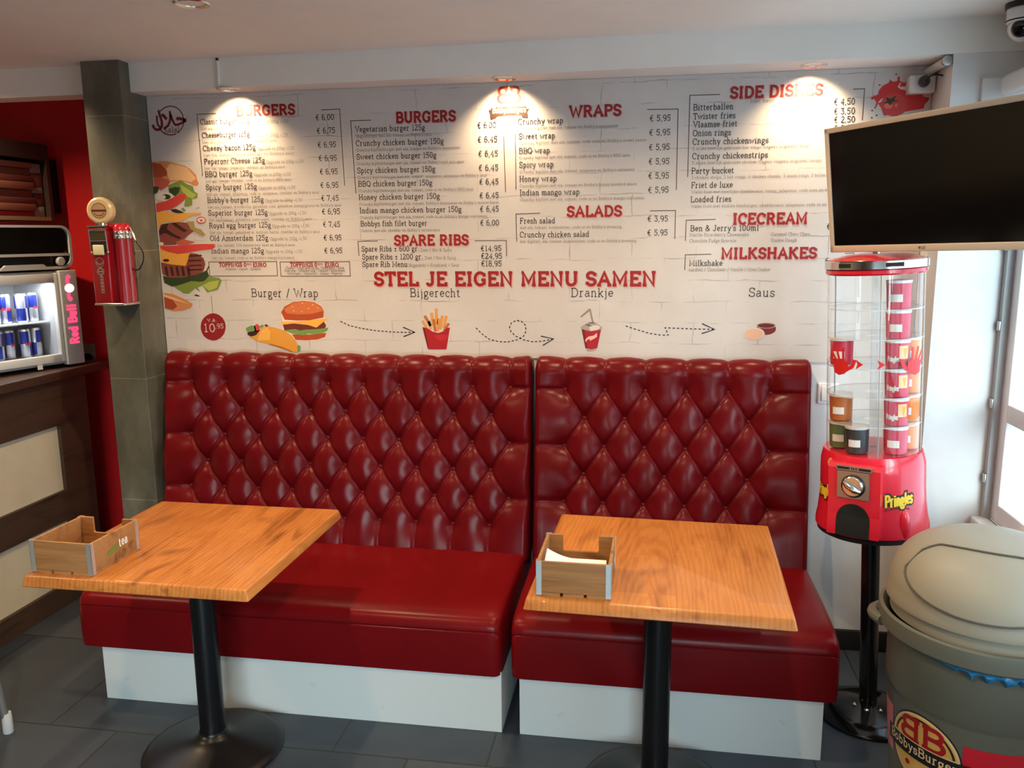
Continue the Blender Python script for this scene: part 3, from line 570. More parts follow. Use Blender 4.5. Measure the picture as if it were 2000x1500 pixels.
('burger_and_wrap_picture', [(0,'eredge',[(0.367,1.399),(0.397,1.425),(0.44,1.439),(0.482,1.443),(0.521,1.437),(0.551,1.418),(0.562,1.395),(0.556,1.371),(0.57,1.363),(0.565,1.331),(0.576,1.32),(0.563,1.288),(0.557,1.278),(0.501,1.266),(0.444,1.268),(0.403,1.281),(0.368,1.319),(0.367,1.353)]),(1,'emobun',[(0.365,1.391),(0.382,1.415),(0.423,1.435),(0.474,1.44),(0.518,1.435),(0.55,1.416),(0.56,1.395),(0.556,1.368),(0.491,1.356),(0.435,1.355),(0.379,1.358)]),(2,'emobunlight',[(0.379,1.404),(0.423,1.431),(0.474,1.438),(0.518,1.433),(0.547,1.413),(0.555,1.397),(0.507,1.384),(0.437,1.381),(0.389,1.386)]),(3,'seed',[(0.422,1.415),(0.421,1.414),(0.419,1.413),(0.416,1.413),(0.414,1.414),(0.413,1.415),(0.414,1.416),(0.416,1.417),(0.419,1.417),(0.421,1.416)]),(3,'seed',[(0.469,1.43),(0.468,1.428),(0.466,1.427),(0.463,1.427),(0.461,1.428),(0.46,1.43),(0.461,1.431),(0.464,1.432),(0.466,1.432),(0.468,1.431)]),(3,'seed',[(0.516,1.423),(0.515,1.422),(0.513,1.421),(0.51,1.421),(0.508,1.422),(0.507,1.423),(0.508,1.425),(0.511,1.426),(0.513,1.426),(0.516,1.425)]),(3,'seed',[(0.538,1.41),(0.537,1.409),(0.535,1.408),(0.532,1.408),(0.53,1.409),(0.529,1.41),(0.53,1.412),(0.532,1.412),(0.535,1.412),(0.537,1.412)]),(3,'seed',[(0.464,1.394),(0.463,1.393),(0.461,1.392),(0.458,1.392),(0.456,1.393),(0.455,1.394),(0.456,1.395),(0.459,1.396),(0.461,1.396),(0.464,1.395)]),(3,'seed',[(0.428,1.396),(0.427,1.395),(0.425,1.394),(0.422,1.394),(0.42,1.395),(0.419,1.396),(0.42,1.398),(0.422,1.399),(0.425,1.399),(0.427,1.398)]),(3,'seed',[(0.496,1.407),(0.495,1.406),(0.493,1.405),(0.49,1.405),(0.488,1.406),(0.487,1.407),(0.488,1.409),(0.49,1.41),(0.493,1.41),(0.495,1.409)]),(2,'emopatty',[(0.369,1.34),(0.435,1.346),(0.518,1.331),(0.558,1.352),(0.567,1.336),(0.562,1.318),(0.489,1.309),(0.376,1.308)]),(3,'emocheese',[(0.361,1.349),(0.435,1.351),(0.52,1.359),(0.576,1.366),(0.574,1.358),(0.555,1.349),(0.523,1.325),(0.485,1.336),(0.42,1.342),(0.369,1.336)]),(3,'emolettuce',[(0.373,1.311),(0.399,1.315),(0.427,1.318),(0.447,1.311),(0.472,1.316),(0.506,1.317),(0.54,1.32),(0.578,1.326),(0.57,1.31),(0.55,1.302),(0.516,1.295),(0.488,1.298),(0.46,1.291),(0.426,1.295),(0.404,1.3)]),(2,'emobun',[(0.409,1.295),(0.46,1.293),(0.516,1.296),(0.567,1.303),(0.559,1.284),(0.523,1.273),(0.473,1.269),(0.425,1.271)]),(4,'emolettuce',[(0.197,1.32),(0.221,1.331),(0.241,1.331),(0.245,1.307),(0.218,1.301),(0.199,1.306)]),(4,'tomato',[(0.235,1.328),(0.25,1.34),(0.263,1.328),(0.259,1.307),(0.239,1.304)]),(5,'emolettuce',[(0.264,1.331),(0.275,1.337),(0.283,1.329),(0.266,1.32)]),(5,'darkmeat',[(0.284,1.334),(0.293,1.338),(0.304,1.331),(0.294,1.323)]),(4,'darkmeat',[(0.203,1.301),(0.233,1.307),(0.262,1.312),(0.267,1.291),(0.22,1.282),(0.203,1.29)]),(6,'tortilla',[(0.214,1.281),(0.244,1.29),(0.268,1.318),(0.298,1.329),(0.331,1.324),(0.376,1.311),(0.411,1.287),(0.43,1.257),(0.43,1.216),(0.405,1.219),(0.36,1.238),(0.304,1.251),(0.259,1.258)]),(7,'tortilladark',[(0.304,1.253),(0.36,1.24),(0.405,1.221),(0.405,1.218),(0.354,1.234),(0.298,1.25)]),(7,'tortillalight',[(0.271,1.312),(0.297,1.325),(0.31,1.305),(0.305,1.269),(0.248,1.266),(0.255,1.288)]),(6,'emolettuce',[(0.432,1.249),(0.446,1.244),(0.444,1.223),(0.43,1.218)])]),
('fries_picture', [(1,'frybox',[(0.995,1.331),(1.016,1.327),(1.039,1.312),(1.064,1.307),(1.087,1.315),(1.1,1.329),(1.114,1.33),(1.097,1.237),(1.021,1.236),(1.015,1.241)]),(2,'fryboxdark',[(0.995,1.331),(1.004,1.329),(1.021,1.236),(1.015,1.241)]),(2,'fryboxlight',[(1.107,1.299),(1.107,1.295),(1.105,1.292),(1.104,1.288),(1.101,1.285),(1.098,1.282),(1.094,1.279),(1.09,1.277),(1.086,1.276),(1.082,1.275),(1.077,1.274),(1.072,1.274),(1.068,1.275),(1.064,1.277),(1.06,1.279),(1.056,1.281),(1.053,1.284),(1.051,1.287),(1.049,1.291),(1.048,1.295),(1.048,1.299)]),(0,'fry',[(0.99,1.354),(1.001,1.361),(1.019,1.33),(1.008,1.324)]),(0,'frydark',[(1.0,1.376),(1.011,1.382),(1.037,1.339),(1.026,1.333)]),(0,'fry',[(1.029,1.391),(1.042,1.393),(1.049,1.337),(1.037,1.335)]),(0,'fry',[(1.051,1.409),(1.063,1.41),(1.063,1.344),(1.05,1.343)]),(2,'frydark',[(1.038,1.364),(1.05,1.366),(1.057,1.314),(1.045,1.312)]),(0,'fry',[(1.076,1.38),(1.089,1.379),(1.078,1.321),(1.066,1.323)]),(0,'fry',[(1.094,1.381),(1.106,1.378),(1.093,1.327),(1.081,1.329)]),(0,'frydark',[(1.105,1.351),(1.115,1.345),(1.092,1.312),(1.082,1.318)]),(0,'fry',[(1.017,1.355),(1.029,1.358),(1.037,1.323),(1.025,1.32)]),(0,'fry',[(1.061,1.369),(1.074,1.367),(1.066,1.313),(1.054,1.314)])]),
('drink_cup_picture', [(0,'strawgrey',[(1.66,1.38),(1.699,1.414),(1.704,1.411),(1.716,1.357),(1.709,1.357),(1.699,1.402),(1.666,1.376)]),(1,'cupred',[(1.667,1.329),(1.705,1.319),(1.747,1.328),(1.732,1.251),(1.708,1.245),(1.683,1.25)]),(2,'cupdark',[(1.667,1.329),(1.678,1.326),(1.692,1.248),(1.683,1.25)]),(1,'lidgrey',[(1.663,1.336),(1.671,1.343),(1.68,1.348),(1.694,1.356),(1.723,1.356),(1.735,1.349),(1.753,1.335),(1.747,1.327),(1.705,1.319),(1.667,1.327)]),(2,'lidwhite',[(1.699,1.342),(1.734,1.346),(1.744,1.336),(1.731,1.326),(1.705,1.322),(1.698,1.33)]),(2,'liddark',[(1.722,1.355),(1.722,1.354),(1.72,1.354),(1.717,1.353),(1.714,1.353),(1.71,1.352),(1.706,1.352),(1.702,1.353),(1.699,1.353),(1.697,1.354),(1.695,1.354),(1.694,1.355),(1.695,1.356),(1.696,1.356),(1.699,1.357),(1.702,1.357),(1.706,1.357),(1.71,1.357),(1.714,1.357),(1.717,1.357),(1.72,1.356),(1.722,1.356)]),(2,'liddark',[(1.68,1.348),(1.696,1.35),(1.708,1.34),(1.696,1.341)]),(3,'swoosh',[(1.683,1.287),(1.697,1.299),(1.716,1.302),(1.73,1.314),(1.73,1.297),(1.716,1.288),(1.701,1.28),(1.702,1.288),(1.691,1.285),(1.684,1.274)]),(3,'lidgrey',[(1.686,1.247),(1.711,1.244),(1.731,1.249),(1.725,1.241),(1.692,1.236)])]),
('sauce_bowls_picture', [(0,'saucered',[(2.434,1.337),(2.433,1.331),(2.431,1.326),(2.427,1.322),(2.421,1.318),(2.414,1.315),(2.406,1.313),(2.398,1.312),(2.389,1.313),(2.381,1.315),(2.374,1.317),(2.368,1.321),(2.363,1.326),(2.36,1.331),(2.359,1.336),(2.36,1.341),(2.362,1.347),(2.367,1.351),(2.372,1.355),(2.379,1.358),(2.387,1.36),(2.396,1.36),(2.404,1.36),(2.412,1.358),(2.419,1.355),(2.425,1.352),(2.43,1.347),(2.433,1.342)]),(1,'saucerim',[(2.434,1.35),(2.433,1.348),(2.431,1.345),(2.426,1.343),(2.42,1.341),(2.413,1.339),(2.405,1.338),(2.396,1.338),(2.388,1.338),(2.38,1.339),(2.372,1.34),(2.366,1.342),(2.362,1.344),(2.359,1.347),(2.358,1.35),(2.358,1.352),(2.361,1.355),(2.366,1.357),(2.372,1.359),(2.379,1.361),(2.387,1.362),(2.395,1.362),(2.404,1.362),(2.412,1.361),(2.419,1.359),(2.426,1.358),(2.43,1.355),(2.433,1.353)]),(2,'saucedark',[(2.429,1.349),(2.428,1.347),(2.426,1.346),(2.422,1.344),(2.417,1.342),(2.411,1.341),(2.404,1.34),(2.396,1.34),(2.389,1.34),(2.382,1.341),(2.376,1.342),(2.37,1.343),(2.366,1.345),(2.364,1.347),(2.363,1.349),(2.363,1.351),(2.366,1.353),(2.37,1.355),(2.375,1.356),(2.381,1.357),(2.388,1.358),(2.396,1.358),(2.403,1.358),(2.41,1.357),(2.416,1.356),(2.422,1.355),(2.426,1.353),(2.428,1.351)]),(3,'bowlwhite',[(2.392,1.317),(2.391,1.311),(2.388,1.306),(2.383,1.301),(2.377,1.297),(2.37,1.294),(2.361,1.292),(2.352,1.291),(2.343,1.292),(2.334,1.294),(2.326,1.297),(2.32,1.3),(2.315,1.305),(2.311,1.31),(2.31,1.316),(2.311,1.322),(2.314,1.327),(2.319,1.332),(2.325,1.336),(2.332,1.339),(2.341,1.341),(2.35,1.341),(2.359,1.341),(2.368,1.339),(2.376,1.336),(2.382,1.332),(2.387,1.328),(2.39,1.322)]),(4,'saucepink',[(2.384,1.316),(2.384,1.311),(2.381,1.307),(2.377,1.303),(2.372,1.299),(2.366,1.297),(2.358,1.295),(2.35,1.294),(2.343,1.295),(2.335,1.296),(2.328,1.299),(2.323,1.302),(2.318,1.306),(2.316,1.311),(2.315,1.315),(2.315,1.32),(2.318,1.324),(2.322,1.329),(2.327,1.332),(2.334,1.334),(2.341,1.336),(2.349,1.337),(2.356,1.336),(2.364,1.335),(2.371,1.332),(2.376,1.329),(2.381,1.325),(2.383,1.321)])]),
('tomato_splash_picture', [(0,'splash',[(2.734,2.201),(2.757,2.209),(2.759,2.223),(2.771,2.239),(2.794,2.251),(2.794,2.263),(2.798,2.257),(2.81,2.252),(2.821,2.255),(2.822,2.269),(2.829,2.27),(2.83,2.255),(2.847,2.247),(2.868,2.258),(2.869,2.255),(2.853,2.244),(2.851,2.234),(2.837,2.228),(2.855,2.22),(2.856,2.207),(2.882,2.206),(2.912,2.206),(2.914,2.197),(2.937,2.191),(2.931,2.177),(2.922,2.169),(2.92,2.154),(2.862,2.146),(2.783,2.133),(2.771,2.161),(2.76,2.177),(2.753,2.161),(2.747,2.158),(2.754,2.181),(2.745,2.194),(2.735,2.19)]),(1,'splashwhite',[(2.758,2.179),(2.769,2.192),(2.784,2.201),(2.783,2.195),(2.77,2.182)]),(1,'splashwhite',[(2.824,2.234),(2.832,2.248),(2.836,2.248),(2.83,2.234),(2.853,2.234),(2.864,2.247),(2.913,2.214),(2.912,2.208),(2.856,2.208),(2.854,2.22),(2.834,2.225)]),(2,'tomato',[(2.862,2.169),(2.862,2.161),(2.859,2.153),(2.855,2.145),(2.849,2.139),(2.841,2.135),(2.832,2.131),(2.823,2.13),(2.813,2.13),(2.804,2.132),(2.794,2.136),(2.786,2.141),(2.779,2.148),(2.774,2.155),(2.77,2.164),(2.769,2.172),(2.769,2.181),(2.772,2.189),(2.776,2.196),(2.782,2.202),(2.79,2.207),(2.798,2.21),(2.808,2.211),(2.817,2.211),(2.827,2.209),(2.836,2.205),(2.844,2.2),(2.851,2.193),(2.857,2.186),(2.86,2.178)]),(3,'tomatolight',[(2.811,2.166),(2.81,2.163),(2.809,2.161),(2.806,2.159),(2.803,2.157),(2.799,2.157),(2.795,2.157),(2.791,2.158),(2.787,2.159),(2.785,2.162),(2.783,2.164),(2.782,2.167),(2.782,2.17),(2.784,2.172),(2.786,2.174),(2.79,2.176),(2.794,2.176),(2.798,2.176),(2.802,2.175),(2.805,2.174),(2.808,2.171),(2.81,2.169)]),(3,'tomatolight',[(2.815,2.169),(2.828,2.175),(2.826,2.159)]),(4,'darkgreen',[(2.77,2.177),(2.79,2.183),(2.785,2.199),(2.801,2.192),(2.824,2.205),(2.814,2.189),(2.834,2.182),(2.811,2.181),(2.801,2.168),(2.794,2.178)]),(0,'brown',[(2.82,2.278),(2.819,2.277),(2.817,2.276),(2.815,2.276),(2.813,2.277),(2.812,2.279),(2.813,2.28),(2.815,2.281),(2.817,2.281),(2.819,2.28)]),(0,'brown',[(2.764,2.242),(2.764,2.241),(2.762,2.24),(2.76,2.24),(2.758,2.241),(2.757,2.243),(2.758,2.244),(2.759,2.245),(2.762,2.245),(2.764,2.244)]),(0,'brown',[(2.744,2.153),(2.744,2.151),(2.742,2.15),(2.74,2.15),(2.738,2.151),(2.737,2.153),(2.738,2.155),(2.74,2.156),(2.742,2.155),(2.744,2.154)]),(0,'brown',[(2.761,2.135),(2.76,2.133),(2.759,2.132),(2.756,2.132),(2.755,2.133),(2.754,2.135),(2.754,2.137),(2.756,2.138),(2.758,2.138),(2.76,2.137)]),(0,'brown',[(2.744,2.127),(2.744,2.125),(2.742,2.124),(2.74,2.124),(2.738,2.126),(2.737,2.127),(2.738,2.129),(2.74,2.13),(2.742,2.13),(2.744,2.129)])]),
('shop_emblem', [(0,'brown',[(1.441,2.217),(1.44,2.209),(1.439,2.2),(1.436,2.191),(1.432,2.183),(1.427,2.176),(1.421,2.17),(1.415,2.164),(1.407,2.159),(1.399,2.155),(1.391,2.153),(1.382,2.151),(1.373,2.151),(1.365,2.152),(1.356,2.154),(1.348,2.157),(1.34,2.161),(1.333,2.166),(1.326,2.173),(1.32,2.179),(1.315,2.187),(1.312,2.195),(1.309,2.204),(1.307,2.213),(1.307,2.222),(1.307,2.231),(1.309,2.24),(1.312,2.248),(1.316,2.256),(1.321,2.263),(1.327,2.27),(1.334,2.275),(1.341,2.28),(1.349,2.284),(1.357,2.286),(1.366,2.288),(1.375,2.288),(1.384,2.287),(1.392,2.285),(1.4,2.282),(1.408,2.278),(1.415,2.273),(1.422,2.266),(1.428,2.26),(1.432,2.252),(1.436,2.244),(1.439,2.235),(1.441,2.226)]),(1,'yellow',[(1.439,2.218),(1.439,2.209),(1.437,2.2),(1.434,2.192),(1.431,2.184),(1.426,2.177),(1.42,2.171),(1.414,2.165),(1.406,2.16),(1.399,2.157),(1.391,2.154),(1.382,2.153),(1.373,2.152),(1.365,2.153),(1.356,2.155),(1.348,2.158),(1.341,2.162),(1.334,2.168),(1.327,2.174),(1.322,2.18),(1.317,2.188),(1.313,2.196),(1.31,2.204),(1.309,2.213),(1.308,2.222),(1.309,2.231),(1.311,2.239),(1.314,2.247),(1.318,2.255),(1.323,2.262),(1.328,2.269),(1.335,2.274),(1.342,2.279),(1.35,2.282),(1.358,2.285),(1.366,2.286),(1.375,2.287),(1.383,2.286),(1.392,2.284),(1.4,2.281),(1.407,2.276),(1.414,2.271),(1.421,2.265),(1.426,2.259),(1.431,2.251),(1.435,2.243),(1.437,2.235),(1.439,2.226)]),(2,'brown',[(1.316,2.23),(1.317,2.235),(1.318,2.239),(1.32,2.244),(1.321,2.248),(1.324,2.252),(1.326,2.256),(1.329,2.26),(1.332,2.264),(1.336,2.267),(1.34,2.27),(1.344,2.272),(1.348,2.274),(1.352,2.276),(1.356,2.278),(1.361,2.279),(1.365,2.28),(1.37,2.28),(1.375,2.28),(1.379,2.28),(1.384,2.279),(1.389,2.278),(1.393,2.276),(1.397,2.275),(1.402,2.272),(1.406,2.27),(1.409,2.267),(1.413,2.264),(1.416,2.261),(1.42,2.257),(1.422,2.253),(1.425,2.249),(1.427,2.245),(1.429,2.24),(1.43,2.236),(1.432,2.231),(1.432,2.226),(1.431,2.226),(1.43,2.231),(1.429,2.235),(1.427,2.24),(1.426,2.244),(1.423,2.248),(1.421,2.252),(1.418,2.256),(1.415,2.26),(1.412,2.263),(1.409,2.266),(1.405,2.269),(1.401,2.271),(1.397,2.273),(1.393,2.275),(1.388,2.276),(1.384,2.278),(1.379,2.278),(1.375,2.279),(1.37,2.279),(1.366,2.278),(1.361,2.277),(1.357,2.276),(1.353,2.275),(1.348,2.273),(1.344,2.271),(1.341,2.268),(1.337,2.265),(1.334,2.262),(1.331,2.259),(1.328,2.255),(1.325,2.252),(1.323,2.248),(1.321,2.243),(1.319,2.239),(1.318,2.234),(1.317,2.23)]),(3,'ribbon',[(1.301,2.209),(1.374,2.213),(1.444,2.21),(1.445,2.201),(1.456,2.202),(1.448,2.186),(1.451,2.164),(1.427,2.168),(1.424,2.176),(1.374,2.178),(1.325,2.174),(1.321,2.168),(1.299,2.163),(1.298,2.184),(1.291,2.2),(1.301,2.202)]),(2,'brown',[(1.354,2.168),(1.354,2.167),(1.352,2.166),(1.35,2.167),(1.349,2.169),(1.35,2.17),(1.352,2.171),(1.354,2.17)]),(2,'brown',[(1.376,2.163),(1.376,2.162),(1.374,2.161),(1.372,2.162),(1.371,2.163),(1.372,2.165),(1.374,2.165),(1.376,2.165)]),(2,'brown',[(1.397,2.168),(1.396,2.167),(1.394,2.166),(1.392,2.167),(1.391,2.169),(1.392,2.17),(1.394,2.171),(1.396,2.17)])]),
]
HALAL = [('halal', 0.0042, [(-0.057, 2.15), (-0.048, 2.156), (-0.04, 2.163), (-0.033, 2.171), (-0.028, 2.18), (-0.024, 2.19), (-0.023, 2.2), (-0.023, 2.21), (-0.025, 2.22), (-0.028, 2.23), (-0.034, 2.238), (-0.04, 2.246), (-0.049, 2.252), (-0.058, 2.257), (-0.068, 2.259), (-0.078, 2.261), (-0.089, 2.26), (-0.099, 2.258), (-0.109, 2.254), (-0.118, 2.248), (-0.126, 2.241)]), ('halal', 0.005, [(-0.136, 2.17), (-0.13, 2.162), (-0.123, 2.155), (-0.114, 2.149), (-0.104, 2.146), (-0.094, 2.144), (-0.083, 2.143), (-0.073, 2.145), (-0.062, 2.148)]), ('halal', 0.011, [(-0.166, 2.188), (-0.164, 2.177), (-0.156, 2.168), (-0.143, 2.166), (-0.131, 2.172), (-0.124, 2.183), (-0.124, 2.203), (-0.13, 2.224), (-0.135, 2.246)]), ('halal', 0.008, [(-0.144, 2.224), (-0.146, 2.204), (-0.143, 2.186), (-0.134, 2.176)]), ('halal', 0.013, [(-0.122, 2.228), (-0.113, 2.223), (-0.1, 2.208)]), ('halal', 0.01, [(-0.083, 2.241), (-0.082, 2.222), (-0.086, 2.2), (-0.096, 2.182), (-0.118, 2.169)]), ('halal', 0.01, [(-0.081, 2.227), (-0.076, 2.209), (-0.069, 2.192), (-0.062, 2.184), (-0.048, 2.185), (-0.03, 2.192), (-0.011, 2.201)]), ('halal', 0.013, [(-0.055, 2.204), (-0.049, 2.21), (-0.036, 2.208), (-0.011, 2.201)])]
HALAL_TEXT = (-0.116, 2.154, 0.071)
ARROWS = [[(0.633, 1.353), (0.672, 1.335), (0.727, 1.323), (0.79, 1.314), (0.86, 1.309), (0.922, 1.308), (0.961, 1.309)], [(1.226, 1.33), (1.249, 1.306), (1.281, 1.283), (1.321, 1.273), (1.361, 1.272), (1.402, 1.282), (1.426, 1.296), (1.438, 1.32), (1.434, 1.344), (1.418, 1.359), (1.398, 1.363), (1.377, 1.353), (1.368, 1.335), (1.374, 1.315), (1.394, 1.297), (1.425, 1.282), (1.465, 1.274), (1.505, 1.277), (1.552, 1.287)], [(1.846, 1.343), (1.892, 1.328), (1.945, 1.313), (1.99, 1.307), (2.017, 1.308), (2.009, 1.325), (2.003, 1.337), (2.057, 1.335), (2.132, 1.333), (2.198, 1.332)]]
BUBBLE = [('v.a.', 0.017, 1.347, 0.046, 0.017), ('10', -0.002, 1.302, 0.054, 0.035), (',95', 0.053, 1.318, 0.039, 0.02)]
# ------------------------------------------------------------------ the room
def plane_box(name,m,*a): return struct(MB().box(*a).build(name,m,smooth=False))
plane_box('floor',M['floor'],-2.6,3.3,-5.2,.85,-.08,0)
plane_box('ceiling',M['ceiling'],-2.6,3.3,-5.2,.85,2.42,2.5)
plane_box('wall_back',M['wall'],-.19,2.96,.29,.42,0,2.42)
plane_box('wall_left',M['cream'],-2.7,-2.6,-5.2,.85,0,2.42)
mb=MB(); mb.box(-2.6,.8,-5.3,-5.2,0,2.42).box(3.0,3.3,-5.3,-5.2,0,2.42).box(.8,3.0,-5.3,-5.2,1.15,2.42).box(.8,3.0,-5.3,-5.2,0,.1); struct(mb.build('wall_front',M['back_room'],smooth=False))
mb=MB()
for a,b in((.8,.87),(1.86,1.94),(2.93,3.0)): mb.box(a,b,-5.27,-5.22,.1,1.15)
mb.box(.8,3.0,-5.27,-5.22,1.08,1.15).box(.8,3.0,-5.27,-5.22,.1,.18)
w=struct(mb.build('window_unseen',M['white_gloss'],smooth=False)); MB().box(.85,2.95,-5.248,-5.242,.15,1.1).build('pane',M['glass'],w,smooth=False)  # unseen window behind the camera, kept low to throw daylight onto the plinths
plane_box('wall_red',M['red_wall'],-2.6,-.19,.75,.85,0,2.42)
mb=MB(); mb.box(3.18,3.30,-5.2,.42,0,.67); mb.box(3.18,3.30,-5.2,.42,2.20,2.42); mb.box(3.18,3.30,-5.2,-2.55,.67,2.20); mb.box(3.18,3.30,.06,.42,.67,2.20)
struct(mb.build('wall_right',M['wall'],smooth=False))
plane_box('wall_pier',M['wall'],2.946,3.18,.085,.42,0,2.42)
# tiled pillar
struct(MB().rbox(-.362,-.19,.112,.76,0,2.42,.003).build('trim_1',M['pillar']))
# soffit beam with its sloping front line
mb=MB(); mb.prism([(-2.6,.25),(3.18,.077),(3.18,.30),(-2.6,.30)],2.305,2.42,ax='z'); struct(mb.build('ceiling_beam',M['ceiling'],smooth=False))
struct(MB().rbox(2.56,2.946,.272,.29,0,.085,.003).box(2.93,3.18,.068,.085,0,.085).build('baseboard_back',M['matte_black']))
# window in the right wall
mb=MB()
for y0,y1 in((.0,.06),(-.85,-.79),(-1.70,-1.64),(-2.55,-2.49)): mb.rbox(3.19,3.25,y0,y1,.67,2.20,.004)
for z0,z1 in((.67,.735),(1.04,1.105),(2.13,2.20)): mb.rbox(3.192,3.248,-2.53,.05,z0,z1,.004)
w=struct(mb.build('window_1',M['white_gloss']))
MB().box(3.218,3.224,-2.5,.0,.70,2.17).build('pane',M['glass'],w,smooth=False)
MB().rbox(3.13,3.19,-2.62,.075,.63,.67,.006).build('sill',M['white_gloss'],w)
mb=MB(); mb.box(3.165,3.19,.055,.082,.67,2.14); mb.build('hinge_stile',M['steel'] if 0 else mat('shaded_stile_grey',(.38,.38,.38),.5),w)  # the grey holds the shade on the side of the stile
for z in(.80,1.08,1.36,1.64): MB().rbox(3.158,3.168,.058,.080,z,z+.035,.003).build('hinge',M['steel'],w)
t=thing('roller_blind','white roller blind casing above the window on the right wall','blind',(3.13,-1.25,2.15))
MB().rbox(-.05,.05,-1.3,1.285,0,.07,.02).build('casing',M['white_gloss'],t); MB().tube([(-.012,-1.28,-.03),(-.012,1.27,-.03)],.016,12).build('roller_tube',M['white'],t)

# ------------------------------------------------------------------ lamps
def downlight(name,label,loc,power,angle,blend,group,r=.042,tilt=(0,0,0)):
    t=thing(name,label,'lamp',loc,0,group)
    MB().lathe([(r*.70,.006),(r*.74,-.001),(r,-.004),(r*1.12,-.001),(r*1.12,.004)],n=32,cap=False).build('rim',M['chrome'],t)
    MB().lathe([(0,.0035),(r*.71,.0035)],n=28,cap=False).build('bulb',M['bulb'],t)
    l=bpy.data.lights.new('lamp_beam','SPOT'); l.energy=power; l.color=WARM; l.spot_size=math.radians(angle); l.spot_blend=blend; l.shadow_soft_size=.018
    o=bpy.data.objects.new('lamp_beam',l); C.objects.link(o); o.parent=t; o.location=(0,0,-.012); o.rotation_euler=tilt
    return t
for i,(x,y,lab) in enumerate(((.232,.198,'lit recessed spot in the ceiling beam above the first burger list'),(1.372,.198,'lit recessed spot in the ceiling beam above the round shop emblem'),(2.509,.185,'lit recessed spot in the ceiling beam above the side dishes list'))):
    downlight('recessed_spotlight',lab,(x,y,2.3045),SOFFIT_W,118,1.0,'spotlights in the ceiling beam',tilt=(.40,0,0))
downlight('recessed_spotlight','lit recessed spot in the ceiling in front of the beam, top left of the photo',(.531,-.575,2.4195),CEIL_W,152,.8,None,.05)
for x,y,k_ in((1.95,-.62,.9),(.5,-2.1,.72),(2.0,-2.1,.72),(-1.2,-1.6,1.1),(-.85,-.15,.8),(.5,-3.9,.35),(2.0,-3.9,.35)):  # unseen lamps; the one above the counter is added to brighten the red wall
    downlight('recessed_spotlight','unseen lit recessed spot in the ceiling, placed for its light',(x,y,2.4195),CEIL_W*k_,168 if y<-1 else 152,.8,'ceiling spotlights out of view',.05)

# ------------------------------------------------------------------ printed menu panel
t=thing('menu_board','large printed white brick menu panel with red headings and price lists on the wall','menu board',(1.38,.285,1.2))
OX,OZ=1.38,1.2
PY=-.004
def on(layer): return lambda u,w:(u-OX,PY-.0004-.00025*layer,w-OZ)
MB().box(-.187-OX,2.944-OX,PY,.005,1.205-OZ,2.304-OZ).build('panel',M['menu'],t,smooth=False)
RED=mat('heading_red_ink',srgb(150,22,26),.45); PINK=mat('pale_red_ink',srgb(214,160,150),.5); INK=mat('dark_ink',srgb(46,32,28),.5); GREY=mat('grey_ink',srgb(128,112,104),.5); CREAM=mat('cream_ink',srgb(238,222,205),.5); LINE=mat('brown_line_ink',srgb(92,60,48),.5)
STY={'H':('heading_lettering',RED,.0375,.245,4),'B':('menu_slogan_lettering',RED,.0505,.25,4),'h':('topping_lettering',RED,.0165,.21,3),'u':('topping_lettering',RED,.009,.2,3),'I':('dish_lettering',INK,.0215,.125,3),'P':('price_lettering',INK,.0215,.125,3),'L':('step_lettering',INK,.034,.095,3),'U':('note_lettering',GREY,.0125,.10,3),'S':('ingredient_lettering',GREY,.0110,.105,3)}
parts={}; heads=[q for q in TEXTS if q[0]=='H']
def section(x,z):
    best=None
    for i,q in enumerate(heads):
        if q[3]>z and abs(q[2]+q[4]/2-x)<.52 and (best is None or (abs(q[2]+q[4]/2-x)*.7+q[3]-z)<best[0]): best=(abs(q[2]+q[4]/2-x)*.7+q[3]-z,i)
    return best[1] if best else -1
for st,s,x,z,wd in TEXTS:
    nm,m_,h,wt,lay=STY[st]
    sec=s if st in 'HBL' else (x>.27 if st in 'hu' else section(x+(0 if st!='P' else -.15),z))
    b=parts.setdefault((nm,sec),(nm,MB(),m_))[1]
    if st in 'HB':
        sh=parts.setdefault((nm+'_outline',sec),(nm+'_outline',MB(),PINK))[1]; lettering(sh,s,x+h*.07,z-h*.07,h,on(lay-1),wd,wt*1.25,gap=12)
    lettering(b,s,x,z,h,on(lay),wd,wt,gap=12 if st in'HB' else 8)
for nm,b,m_ in parts.values(): b.build(nm,m_,t,smooth=False)
mb=MB()
for q in BRACKETS: mb.stroke(q,.0030,on(1))
mb.build('list_bracket',LINE,t,smooth=False)
COL=dict(bun=(206,132,84),bunlight=(226,180,130),bundark=(160,70,40),meatred=(186,88,72),lettuce=(120,140,58),darkgreen=(48,62,30),limegreen=(170,178,84),onion=(222,206,196),tomato=(204,66,58),darkmeat=(62,26,24),cheese=(226,162,66),meat=(128,66,56),pickle=(160,138,84),brown=(92,56,40),priceRed=(140,22,30),eredge=(240,214,200),emobun=(176,74,36),emobunlight=(206,112,64),seed=(232,176,120),emopatty=(112,40,36),emocheese=(240,178,72),emolettuce=(112,150,78),tortilla=(222,152,58),tortilladark=(176,100,30),tortillalight=(236,176,84),frybox=(168,18,28),fryboxdark=(110,10,18),fryboxlight=(190,30,44),fry=(220,152,82),frydark=(184,108,48),strawgrey=(150,132,126),cupred=(168,20,32),cupdark=(116,12,20),lidgrey=(168,156,148),lidwhite=(216,206,200),liddark=(100,88,84),swoosh=(246,186,170),saucered=(120,26,22),saucerim=(190,176,166),saucedark=(104,20,16),bowlwhite=(214,200,190),saucepink=(226,178,148),splash=(206,40,44),splashwhite=(232,214,206),tomatolight=(236,110,104),yellow=(240,222,140),ribbon=(46,26,14))
